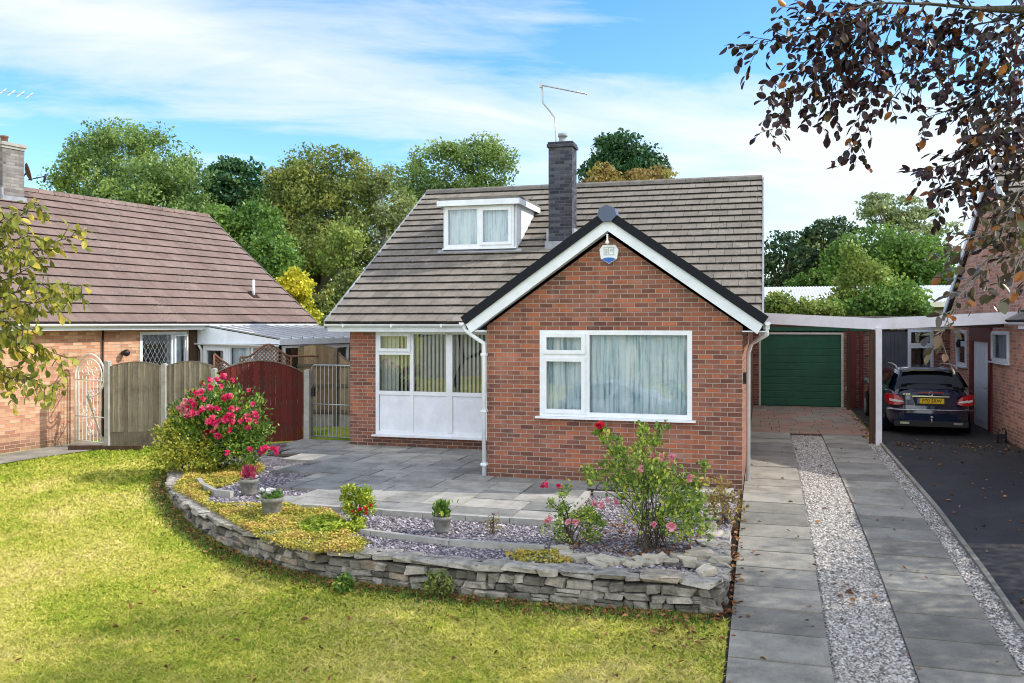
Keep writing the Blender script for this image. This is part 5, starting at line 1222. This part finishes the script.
tree('garden_hedge', 'dark green bushes behind the lean-to and main house corner', [(330,318,36,36,26),(355,300,37,30,30),(310,335,33,30,20)], 'l_olive', .16, 90, 90, trunk_r=.15, clump_r=.5, cat='hedge')
tree('pine_tree', 'dark evergreen peaking above the ridge right of the chimney', [(622,150,56,22,14),(640,162,56,24,14),(606,166,56,20,16),(628,178,56,40,18)], 'l_conifer', .26, 90, 110, trunk_r=.3, group=TR, clump_r=.8, flatten=.6, up=.8)
tree('autumn_tree', 'browning tree top just over the ridge beside the dark evergreen', [(602,180,48,20,12),(655,178,48,26,9),(632,186,48,44,10)], 'l_brown', .2, 60, 80, trunk_r=.25, group=TR, clump_r=.5)
tree('pine_tree', 'thin open pine immediately right of the main roof verge', [(782,246,52,14,14),(772,272,52,10,16),(794,268,52,12,14),(784,292,52,20,10)], 'l_pine', .24, 34, 60, trunk_r=.28, group=TR, clump_r=.7, flatten=.5, gap=.15)
tree('pine_tree', 'dense dark pine with lobed crown behind the outbuilding', [(822,238,50,22,16),(842,228,50,14,10),(810,258,50,18,12),(832,270,50,24,18)], 'l_pine', .22, 62, 70, trunk_r=.3, group=TR, clump_r=.55, flatten=.5, gap=.25)
tree('cedar_tree', 'tall airy grey green tree with level branches, right of the pines', [(902,208,54,36,10),(885,216,54,26,9),(925,222,54,28,10),(905,236,54,44,10),(880,200,54,14,6)], 'l_grey', .2, 90, 60, trunk_r=.3, group=TR, clump_r=.7, flatten=.3, bark='bark_pale', limbs=30, gap=.1)
tree('broadleaf_tree', 'rounded green tree below the airy tree, over the outbuilding roof', [(872,250,47,34,20),(905,262,47,40,24),(850,266,47,28,24),(935,268,47,40,26)], 'l_green', .19, 150, 110, trunk_r=.3, group=TR, clump_r=.7)
tree('garden_hedge', 'round dark green bush left of the bright shrub', [(825,282,49,20,16),(805,290,49,18,12)], 'l_green', .16, 50, 90, trunk_r=.1, clump_r=.45, cat='hedge')
tree('garden_shrub', 'tall bright green shrub rising above the carport', [(862,285,31,26,22),(853,262,31,12,13),(885,298,31,28,18),(848,303,31,18,14)], 'l_lime', .12, 90, 70, trunk_r=.1, clump_r=.4, cat='shrub')
tree('garden_shrub', 'wide feathery green bush directly above carport beam', [(880,308,30,44,16),(900,300,30,30,18)], 'l_green', .13, 80, 90, trunk_r=.1, clump_r=.35, cat='shrub')
tree('garden_shrub', 'low yellow green bush beside the main roof above carport', [(800,310,30,26,8),(778,307,30,14,11),(822,312,30,18,7)], 'l_lime', .12, 60, 90, trunk_r=.08, clump_r=.32, cat='shrub')
# far belt of woodland closing the horizon
N = 60000; az = R.uniform(-.75, .75, N); dd = R.uniform(75, 95, N); hb = 7.0+2.2*np.sin(az*23)+1.6*np.sin(az*57+1)
P = np.stack([dd*np.sin(az-YAW*0-.28), dd*np.cos(az-.28), .2+hb*R.random(N)**.8], 1)
L = .55*(.6+.8*R.random(N)); o = quads('distant_woodland', kite_geo(P, L, L*.7), 'l_olive'); tag(o, 'distant belt of woodland along the horizon behind the houses', 'woodland', kind='stuff')
# ------------------------------------------------------------------ garden plants
bp = z0(205,470)
shrub('rose_bush', 'big rose bush covered in hot pink flowers at left end of the bed', (bp.x+.15,bp.y+.2,-.05), [((.15,0,.85),(.72,.55,.68)),((.35,-.05,.55),(.75,.5,.5)),((-.1,.1,1.15),(.55,.45,.45)),((-.4,0,.9),(.5,.45,.5))], 'l_rose', 8200, .06, 16,
    [('p_pink',.056,50,(.12,0,1.0),(.72,.58,.68)),('p_pale',.05,16,(-.25,-.0,1.1),(.45,.5,.45)),('p_pink',.06,12,(.42,-.1,.5),(.62,.5,.45)),('p_pink',.06,8,(1.12,-.15,.42),(.16,.12,.1))], clump=26)
shrub('variegated_shrub', 'yellow and green variegated shrub at the left foot of the pink rose bush', (bp.x-.55,bp.y+.1,-.08), [((0,-.1,.45),(.48,.42,.48)),((-.02,.1,.85),(.34,.36,.36)),((.45,-.3,.32),(.55,.36,.36))], 'l_varieg', 6200, .05, 8, [], clump=30)
rp = z0(648,546)
shrub('rose_bush', 'tall straggly rose bush with few pink blooms below the large window', (rp.x,rp.y,-.03), [((-.12,0,.95),(.42,.35,.36)),((.12,.0,.62),(.48,.4,.40)),((.45,-.05,.42),(.32,.3,.33)),((-.48,.05,.80),(.3,.25,.16)),((.02,.1,1.34),(.2,.16,.16)),((-.38,.05,1.18),(.14,.14,.18)),((-.5,-.03,1.28),(.12,.12,.14)),((.58,.1,.8),(.12,.12,.26))], 'l_bigrose', 4600, .045, 46,
    [('p_pale',.05,6,(.1,-.1,.9),(.4,.3,.25)),('p_pale',.05,3,(.1,-.3,.35),(.3,.2,.12))], clump=17, stem_r=.0065, spread=.10)
o = blossom_mesh('p_red', .06); o.name = 'blossom'; o.parent = [x for x in COL.objects if x.name == 'rose_bush.001'][0]; o.location = (-.55,-.1,1.42)
pp = z0(570,541)
shrub('rose_bush', 'low bushy rose with small pink flowers left of the tall rose', (pp.x,pp.y,-.03), [((0,0,.25),(.38,.3,.24)),((.25,0,.3),(.22,.2,.22)),((-.1,.05,.5),(.16,.14,.2))], 'l_bigrose', 1500, .036, 18, [('p_pale',.038,5,(-.05,-.25,.3),(.2,.1,.08)),('p_pale',.032,5,(.45,-.05,.5),(.14,.1,.12)),('p_pink',.032,4,(-.2,0,.68),(.16,.1,.06))], clump=24)
pp = z0(358,523)
shrub('red_flowered_shrub', 'small upright light green shrub with red flowers on patio corner', (pp.x,pp.y,-.03), [((0,0,.25),(.2,.2,.22)),((-.02,0,.4),(.17,.16,.15))], 'l_matgreen', 1800, .04, 8, [('p_red',.026,8,(.08,-.02,.22),(.27,.2,.12))], clump=30)
def pot(label, p, s, plant):
    t = thing('plant_pot', label, 'plant pot', p); m = MB(); m.lathe((0,0,0), [(0,0),(.12*s,0),(.135*s,.05*s),(.165*s,.24*s),(.175*s,.245*s),(.178*s,.30*s),(.165*s,.305*s),(.15*s,.29*s),(.145*s,.25*s)], 22); m.build('pot', 'stonepot', t)
    m = MB(); m.lathe((0,0,0), [(.147*s,.262*s),(.08*s,.27*s),(0,.272*s)], 16); m.build('soil', 'soil', t)
    P, dirs, L, mat, fl = plant
    quads('foliage', leaf_geo(P, dirs, unit(R.normal(size=P.shape)+np.array([0,0,.6])), L, L*.45), mat, t).location = (0,0,0)
    return t
def pl_(n, r, h0, h1, upw): 
    q = R.normal(size=(n,3))*np.array([r,r,0]); q[:,2] = R.uniform(h0,h1,n); d = unit(q*np.array([2.5,2.5,0])+np.array([0,0,upw])+R.normal(size=(n,3))*.4); return q, d
def potplant(label, u, v, s, n, r, h0, h1, upw, L, mat, extra=None):
    p = z0(u, v); p.z = -.03; t = thing('plant_pot', label, 'plant pot', p); m = MB(); m.lathe((0,0,0), [(0,0),(.12*s,0),(.135*s,.05*s),(.165*s,.24*s),(.175*s,.245*s),(.178*s,.30*s),(.165*s,.305*s),(.15*s,.29*s),(.145*s,.25*s)], 22); m.build('pot', 'stonepot', t)
    m = MB(); m.lathe((0,0,0), [(.147*s,.262*s),(.08*s,.27*s),(0,.272*s)], 16); m.build('soil', 'soil', t)
    q, d = pl_(n, r, h0, h1, upw); W = np.array(p)+q
    LL = L*(.6+.8*R.random(n)); quads('foliage', leaf_geo(W, d, unit(R.normal(size=q.shape)+np.array([0,0,.5])), LL, LL*.45), mat, t, None, 8, LEAF_F)
    for (mm, fr, cnt, zc, rr) in (extra or []):
        for i in range(cnt):
            o = blossom_mesh(mm, fr, 10); o.parent = t; o.location = (R.normal()*rr, R.normal()*rr, zc+R.normal()*.02)
potplant('stone pot with dark red heather standing on the slate, farthest left', 249, 493, 0.82, 240, .05, .24, .42, 2.5, .05, 'l_heather')
potplant('stone pot with white flowers among the yellow ground cover', 272, 514, 0.86, 160, .06, .24, .31, .8, .055, 'l_green', [('p_white',.045,6,.33,.045)])
potplant('stone pot with dark green leaves on slate left of centre', 442, 530, 0.69, 200, .05, .20, .36, 1.4, .065, 'l_rose', [('p_pale',.022,4,.34,.05)])
# ground cover, stuff
def inpoly(P, poly):
    x, y = P[:,0], P[:,1]; c = np.zeros(len(P), bool); j = len(poly)-1
    for i in range(len(poly)):
        xi, yi = poly[i]; xj, yj = poly[j]
        c ^= ((yi > y) != (yj > y)) & (x < (xj-xi)*(y-yi)/(yj-yi+1e-12)+xi); j = i
    return c
def cover(name, label, poly, n, leaf, mat, h, thin=0, z=-.03, cat='ground cover'):
    a = np.array(poly); P = np.stack([R.uniform(a[:,0].min(),a[:,0].max(),n*3), R.uniform(a[:,1].min(),a[:,1].max(),n*3), np.zeros(n*3)], 1); P = P[inpoly(P, poly)]
    f = np.sin(P[:,0]*7.1+1.3*np.sin(P[:,1]*5))*np.sin(P[:,1]*6.3+P[:,0]*2)*.5+.5
    keep = R.random(len(P)) > thin*(1-f); P = P[keep][:n]; f = f[keep][:n]
    P[:,2] = z+h*(.25+.75*f)*R.random(len(P))**.6
    L = leaf*(.6+.8*R.random(len(P))); d = R.normal(size=P.shape)*np.array([1,1,.35])
    o = quads(name, leaf_geo(P, d, unit(R.normal(size=P.shape)*.5+np.array([0,0,1])), L, L*.6), mat, None, np.clip(.5+(f-.5)*.5+R.normal(size=len(P))*.2,0,1), 8, LEAF_F)
    return tag(o, label, cat, kind='stuff')
px = lambda *uv: [tuple(z0(u,v).xy) for u, v in uv]
cover('ground_cover', 'yellow and orange creeping ground cover along the left wall top', px((172,488),(190,470),(255,462),(265,470),(240,480),(215,488),(205,500),(240,507),(280,503),(330,512),(350,522),(345,535),(370,540),(360,551),(318,552),(290,548),(262,538),(232,522),(205,506)), 62000, .032, 'l_mat', .11, .35)
cover('green_mat', 'low bright green mat of plants left of the red flowered shrub', px((300,524),(330,519),(362,524),(364,532),(330,535),(304,533)), 4200, .04, 'l_matgreen', .16)
cover('bed_weeds', 'thin yellow weeds by the stone row in front bed', px((505,553),(540,549),(575,553),(570,562),(520,560)), 900, .035, 'l_mat', .06, .6)
cover('dead_stems', 'dry brown leaves beneath the tall rose bush', px((560,545),(600,520),(640,515),(700,530),(700,552),(640,556)), 380, .045, 'l_dead', .05, .5)
for (u, v, s, lab) in [(440,592,.2,'dark trailing weed growing out of the wall front, left of centre'),(345,585,.12,'small green weed at the base of the wall'),(378,540,.001,'x')]:
    if s < .01: continue
    p = z0(u, v, -.32); shrub('wall_weed', lab, (p.x,p.y-.02,-.38), [((0,-.02,s*.8),(s*.9,.10,s*.75))], 'l_rose' if s < .15 else 'l_olive', 300, .045, 6, [], cat='weed')
p = z0(492,531); shrub('dry_seedling', 'small dry twiggy seedling in slate right of the central pot', (p.x,p.y,-.03), [((0,0,.14),(.14,.1,.13))], 'l_brown', 90, .03, 14, [], cat='seedling', stem_r=.004)
p = z0(735,522); shrub('berberis', 'straggling dark red leaved plant leaning over the drive edge', (p.x-.12,p.y,-.05), [((0,0,.25),(.28,.3,.22)),((-.1,.3,.4),(.2,.2,.2))], 'l_brown', 420, .05, 12, [], stem_r=.005)
# loose chips
def chips(name, label, poly, n, size, mat, off, prof=False):
    a = np.array(poly); P = np.stack([R.uniform(a[:,0].min(),a[:,0].max(),n*2), R.uniform(a[:,1].min(),a[:,1].max(),n*2), np.zeros(n*2)], 1); P = P[inpoly(P, poly)]
    dist = P[:,1]; P = P[R.random(len(P)) < np.clip((9./dist)**1.2, 0, 1)][:n]
    P[:,2] = (np.interp(P[:,1], GKY, GKZ) if prof else 0)+off
    N = len(P); s = size*(.5+R.random((N,1,1))); T = np.array([[1,0,0],[-1,0,0],[0,1,0],[0,-1,0],[0,0,.55],[0,0,-.55]])*(.6+.7*R.random((N,6,1)))
    ang = R.random(N)*6.28; c, s_ = np.cos(ang), np.sin(ang); Q = T*s; Qx = Q[:,:,0]*c[:,None]-Q[:,:,1]*s_[:,None]; Qy = Q[:,:,0]*s_[:,None]+Q[:,:,1]*c[:,None]
    t2 = R.normal(size=N)*.5; Qz = Q[:,:,2]*np.cos(t2)[:,None]+Qx*np.sin(t2)[:,None]
    V = np.stack([Qx,Qy,Qz], 2)+P[:,None,:]
    o = quads(name, V, mat, None, None, 6, [(0,2,4),(2,1,4),(1,3,4),(3,0,4)]); return tag(o, label, 'gravel', kind='stuff')
chips('gravel_chips', 'loose pale grey gravel between the two slab tracks', [(.6,6.5),(1.24,6.5),(1.24,21.2),(.6,21.2)], 26000, .016, 'chip', .008, True)
chips('edging_gravel', 'narrow strip of grey gravel beside the tarmac kerb', [(2.14,8),(2.36,8),(2.36,21.2),(2.14,21.2)], 5000, .016, 'chip', .008, True)
chips('slate_chips', 'plum slate chippings spread over the raised bed', [(x, y+.2) for x, y in BED if y < 14.3], 30000, .020, 'schip', -.03)
# fallen leaves
def leaves(name, label, P, size):
    N = len(P); L = size*(.6+.8*R.random(N)); d = R.normal(size=(N,3))*np.array([1,1,.25])
    o = quads(name, leaf_geo(P, d, unit(R.normal(size=(N,3))*.35+np.array([0,0,1])), L, L*.6, .3), 'l_dead', None, None, 8, LEAF_F); return tag(o, label, 'leaves', kind='stuff')
Q = []
for i in range(1900):
    p, d = along(R.uniform(2.0, TOT)); o_ = Vector((-d.y,d.x))*abs(R.normal())*.11; x, y = p.x+o_.x, p.y+o_.y-.03; Q.append((x,y,gz(y)+.02+.03*R.random()))
leaves('fallen_leaves', 'brown fallen leaves gathered along the foot of the stone wall', np.array(Q), .05)
Q = [(-.36+R.normal()*.05, y, gz(y)+.03) for y in R.uniform(9.2,14,170)]+[(R.normal()*.08+.9, R.normal()*.25+10.2, gz(10.2)+.02) for _ in range(26)]+[(R.uniform(-.3,2.1), y, gz(y)+.035) for y in R.uniform(7,20,60)]+[(2.35+R.normal()*.1, y, gz(y)+.02) for y in R.uniform(20.3,26,220)]+[(R.uniform(2.5,5), y, gz(y)+.02) for y in R.uniform(9,21,130)]+[(R.uniform(2.6,5), y, gz(y)+.02) for y in R.normal(20.3,.4,120)]
leaves('scattered_leaves', 'brown leaves scattered over the driveways', np.array(Q), .06)
Q = [(x, y, gz(y)+.03) for x, y in zip(R.uniform(-7,-.5,70), R.uniform(6.5,9,70))]+[(-.75+R.normal()*.25, 8.55+R.normal()*.18, gz(8.6)+.03) for _ in range(45)]
leaves('lawn_leaves', 'a few dead leaves lying on the lawn', np.array(Q), .055)
# ------------------------------------------------------------------ grass
N = 350000; d = 5.8+R.random(N)**1.7*13.6; u = R.uniform(-80, 760, N); k = (u-512)/FPX
P = np.stack([(-SN+CS*k)*d, (CS+SN*k)*d, np.zeros(N)], 1)
poly = [(-16,4.5),(-.345,4.5),(-.345,9.1)]+[(p.x, p.y-.05) for p in WP[1:]]+[(-11.4,16.6),(-12.4,16.15),(-13.3,15.75),(-14.02,13.6),(-14.9,10.6),(-16.2,8.0)]
P = P[inpoly(P, poly)]; P[:,2] = np.interp(P[:,1], GKY, GKZ); N = len(P)
h = (.010+.022*R.random(N)**1.5)*(1+.04*(P[:,1]-6)); w = .0045+.0014*(P[:,1]-5); a = R.random(N)*6.28; lean = R.normal(size=(N,2))*.03
s_ = np.stack([np.cos(a), np.sin(a), np.zeros(N)], 1)*w[:,None]
tip = P+np.stack([lean[:,0], lean[:,1], h], 1)
o = quads('grass', np.stack([P-s_, P+s_, tip], 1), 'blade', None, None, 3); tag(o, 'short mottled green and straw coloured mown grass of front lawn', 'grass', kind='stuff')
Q = []
for i in range(7000):
    p, dd = along(R.uniform(2.2, TOT)); o_ = Vector((-dd.y,dd.x))*abs(.10+R.normal()*.10); Q.append((p.x+o_.x, p.y+o_.y-.03, 0))
P = np.array(Q); P[:,2] = np.interp(P[:,1], GKY, GKZ); N = len(P); h = .04+.07*R.random(N)**2; lean = R.normal(size=(N,2))*.03; a = R.random(N)*6.28
s_ = np.stack([np.cos(a), np.sin(a), np.zeros(N)], 1)*.006; o = quads('wall_grass', np.stack([P-s_, P+s_, P+np.stack([lean[:,0], lean[:,1], h], 1)], 1), 'l_green', None, None, 3); tag(o, 'longer green grass tufts at the foot of the stone wall', 'grass', kind='stuff')
# ------------------------------------------------------------------ near branches
def branchy(root, paths, leafmat, twig_len, leaf, tw_step, leaf_step, rad0, barkm, hang=.4, jitter=.35, facing=None, subs=1, dens=1.):
    """paths: lists of points; side twigs with alternate leaves"""
    m = MB(); P, D, Nn, tw = [], [], [], []
    def walk(pts, r0, level, L):
        m.tube(pts, [r0*(1-.75*i/(len(pts)-1)) for i in range(len(pts))], 6 if r0 > .008 else 4)
        seg = [0]
        for a, b in zip(pts, pts[1:]): seg.append(seg[-1]+(b-a).length)
        def pos(s_):
            for i in range(len(pts)-1):
                if s_ <= seg[i+1]: t = (s_-seg[i])/max(1e-6, seg[i+1]-seg[i]); return pts[i].lerp(pts[i+1], t), (pts[i+1]-pts[i]).normalized()
            return pts[-1], (pts[-1]-pts[-2]).normalized()
        if level < subs:
            s_ = tw_step*.5; side = 1
            while s_ < seg[-1]:
                p, d = pos(s_); o = Vector(R.normal(size=3)).normalized(); o = (o-d*o.dot(d)).normalized()
                if facing is not None: o = (o*.7+facing.cross(d)*side).normalized()
                side = -side; l = L*(.5+.8*R.random())*(1-.45*s_/seg[-1]); e = (d*.75+o*.8+Z*(-hang)*R.random()).normalized()
                pts2 = [p, p+e*l*.5+Vector(R.normal(size=3))*l*.05, p+e*l-Z*hang*l*.35+Vector(R.normal(size=3))*l*.07]
                walk(pts2, r0*.35+.0012, level+1, L*.45); s_ += tw_step*(.6+.8*R.random())
        if level >= 1 or subs == 0:
            s_ = leaf_step*.5; side = 1
            while s_ < seg[-1]+.01:
                if R.random() < dens:
                    p, d = pos(min(s_, seg[-1]-.001)); o = Vector(R.normal(size=3)).normalized(); o = (o-d*o.dot(d)).normalized()
                    up = Vector(R.normal(size=3))*.55+Z*.9
                    sd_ = d.cross(up).normalized()*side; P.append(p+Vector(R.normal(size=3))*.006); D.append((d*.6+sd_*.8-Z*hang*.5+o*jitter)); Nn.append(up+o*.3)
                side = -side; s_ += leaf_step
    for pts, r in paths: walk([Vector(q) for q in pts], r, 0, twig_len)
    m.build('branches', barkm, root, world=True)
    P, D, Nn = (np.array([tuple(q) for q in A]) for A in (P, D, Nn)); L = leaf*(.65+.6*R.random(len(P)))
    quads('foliage', leaf_geo(P, D, Nn, L, L*.66, .12, .2), leafmat, root, None, 8, LEAF_F)
FW = Vector((-SN, CS, 0))
A3 = lambda pts, d0, d1: [at(u, v, d0+(d1-d0)*i/(len(pts)-1)) for i, (u, v) in enumerate(pts)]
beech = thing('copper_beech', 'copper beech with dark purple leaves overhanging from the right', 'tree', (6.6,9.2,gz(9)))
m = MB(); tb = Vector((6.6,9.2,gz(9)-.1)); m.tube([tb, tb+Vector((.05,0,1.5)), tb+Vector((-.1,.1,3.2)), tb+Vector((.1,0,5.5)), tb+Vector((.2,.1,8))], [.34,.28,.24,.17,.06], 12)
fork = tb+Vector((-.1,.1,3.2)); fork2 = tb+Vector((.1,0,5.0))
m.tube([fork2, at(1160,-40,6.8), at(1060,10,6.4), at(980,9,6.2)], [.12,.08,.045,.02], 8); m.tube([fork, at(1200,140,6.9), at(1090,130,6.4), at(1024,132,6.2)], [.11,.07,.04,.02], 8); m.tube([fork, at(1200,210,6.9), at(1080,215,6.2), at(1030,222,6.0)], [.09,.06,.03,.015], 8)
m.build('trunk', 'bark', beech, world=True)
paths = [(A3([(985,9),(930,4),(885,3),(850,6)],6.2,6.0), .014),
 (A3([(885,3),(850,24),(805,32),(765,42),(735,49)],6.0,5.8), .007), (A3([(870,8),(850,55),(818,80),(785,105),(768,138)],6.05,5.8), .007),
 (A3([(900,6),(878,60),(862,105),(850,160)],6.1,5.9), .006), (A3([(862,20),(838,70),(822,105),(816,130)],6.0,5.9), .005),
 (A3([(925,5),(900,45),(875,70),(858,95)],6.2,6.0), .006), (A3([(960,8),(930,50),(905,80),(885,108)],6.2,6.0), .007),
 (A3([(880,2),(842,12),(805,18),(780,22)],6.0,5.9), .006), (A3([(850,10),(820,50),(795,70),(772,92)],6.0,5.8), .006),
 (A3([(1030,20),(985,45),(945,70),(918,88)],6.3,6.0), .010), (A3([(1030,70),(990,90),(955,108),(920,120)],6.3,6.0), .009), (A3([(1040,40),(1000,70),(975,100),(950,125)],6.3,6.1), .009),
 (A3([(1028,132),(980,150),(945,165),(912,182)],6.2,5.9), .008), (A3([(1040,150),(1000,175),(965,190),(940,200)],6.2,5.9), .007), (A3([(1040,100),(1005,115),(985,140),(968,165)],6.3,6.1), .008),
 (A3([(1040,10),(1000,20),(960,28),(935,45)],6.4,6.2), .009), (A3([(1035,110),(1000,130),(975,150),(955,180)],6.0,5.8), .007), (A3([(1045,60),(1015,85),(1000,120),(990,150)],5.8,5.6), .008)]
branchy(beech, paths, 'l_beech', .31, .068, .054, .036, .01, 'bark', .35, .35, -FW)
low = [(A3([(1035,222),(1000,228),(965,240),(935,262)],6.0,5.6), .009), (A3([(1040,200),(1010,205),(980,215),(950,225)],6.0,5.7), .008), (A3([(1035,240),(1005,255),(980,275),(955,300)],5.9,5.6), .008), (A3([(1030,225),(985,262),(962,290),(948,318),(935,350)],5.9,5.6), .008), (A3([(1040,180),(1015,195),(990,215),(975,240)],6.1,5.9), .007), (A3([(1045,170),(1020,190),(1008,215),(1000,240)],5.8,5.6), .007), (A3([(1045,225),(1024,250),(1015,270),(1010,300)],5.7,5.5), .007)]
branchy(beech, low, 'l_beechlow', .26, .076, .075, .045, .01, 'bark_pale', .25, .4, -FW, dens=.9)
# rest of its crown, beyond the right of the picture
CC = []; P = []
for (c, r, n) in (((7.2,10.4,6.8),(3.6,3.2,2.6),400),((9.8,12.5,5.4),(2.4,3.0,1.8),130),((6.6,8.2,4.6),(2.2,2.4,1.6),55)):
    for i in range(n):
        q = unit(R.normal(size=3)); p = np.array(c)+q*np.array(r)*(.45+.55*R.random()**.6)
        g = unit(R.normal(size=(70,3)))*(R.random((70,1))**.4)*.45
        w = p+g; rr = w[:,0]*CS+w[:,1]*SN; ff = -w[:,0]*SN+w[:,1]*CS
        w = w[(512+FPX*rr/np.maximum(ff,.1)) > 1075]
        if len(w): P.append(w)
P = np.concatenate(P); L = .10*(.6+.8*R.random(len(P))); quads('crown', kite_geo(P, L, L*.65), 'l_beech', beech)
cherry = thing('cherry_tree', 'yellowing cherry tree reaching in from the left edge', 'tree', (-9.6,7.2,gz(7)))
m = MB(); tb = Vector((-9.6,7.2,gz(7)-.1)); m.tube([tb, tb+Vector((0,0,1.2)), tb+Vector((.2,.1,2.2)), tb+Vector((.1,.1,3.4)), tb+Vector((.2,.0,4.4))], [.13,.10,.085,.06,.02], 10)
st = tb+Vector((.2,.1,2.0))
ends = [((-60,300),(-10,245),(10,225),(35,203),(38,198)),((-60,310),(0,262),(30,255),(55,242),(84,232)),((-60,320),(0,298),(35,285),(60,283),(82,286)),((-60,330),(0,312),(25,305),(45,300),(58,303)),((-60,345),(-10,345),(15,345),(40,348),(66,358)),((-60,360),(-10,370),(10,378),(30,382),(55,388)),((-60,335),(-15,328),(5,335),(25,345),(42,352)),((-60,300),(-20,268),(0,250),(15,240),(28,236)),((-60,315),(-10,285),(10,278),(25,270),(40,262)),((-60,330),(-10,318),(8,322),(20,330),(34,330)),((-60,290),(-20,240),(-5,225),(8,216),(20,212)),((-60,345),(-20,355),(-5,362),(8,368),(22,365))]
paths = []
for e in ends: q = A3(list(e), 8.0+R.uniform(-.3,.3), 7.7+R.uniform(-.3,.3)); paths.append((q, .009)); m.tube([st, q[0]], [.03,.011], 6)
m.build('trunk', 'bark', cherry, world=True)
branchy(cherry, paths, 'l_cherry', .24, .076, .05, .032, .01, 'bark', .9, .4, -FW, dens=.9)
CC = []; P = []
for i in range(70):
    q = unit(R.normal(size=3)); p = np.array((-9.7,7.2,3.6))+q*np.array((1.5,1.5,1.4))*(.5+.5*R.random()); w = p+unit(R.normal(size=(50,3)))*R.random((50,1))**.4*.35
    rr = w[:,0]*CS+w[:,1]*SN; ff = -w[:,0]*SN+w[:,1]*CS; w = w[(512+FPX*rr/np.maximum(ff,.1)) < -20]
    if len(w): P.append(w)
P = np.concatenate(P); L = .09*(.6+.8*R.random(len(P))); quads('crown', kite_geo(P, L, L*.55), 'l_cherry', cherry)
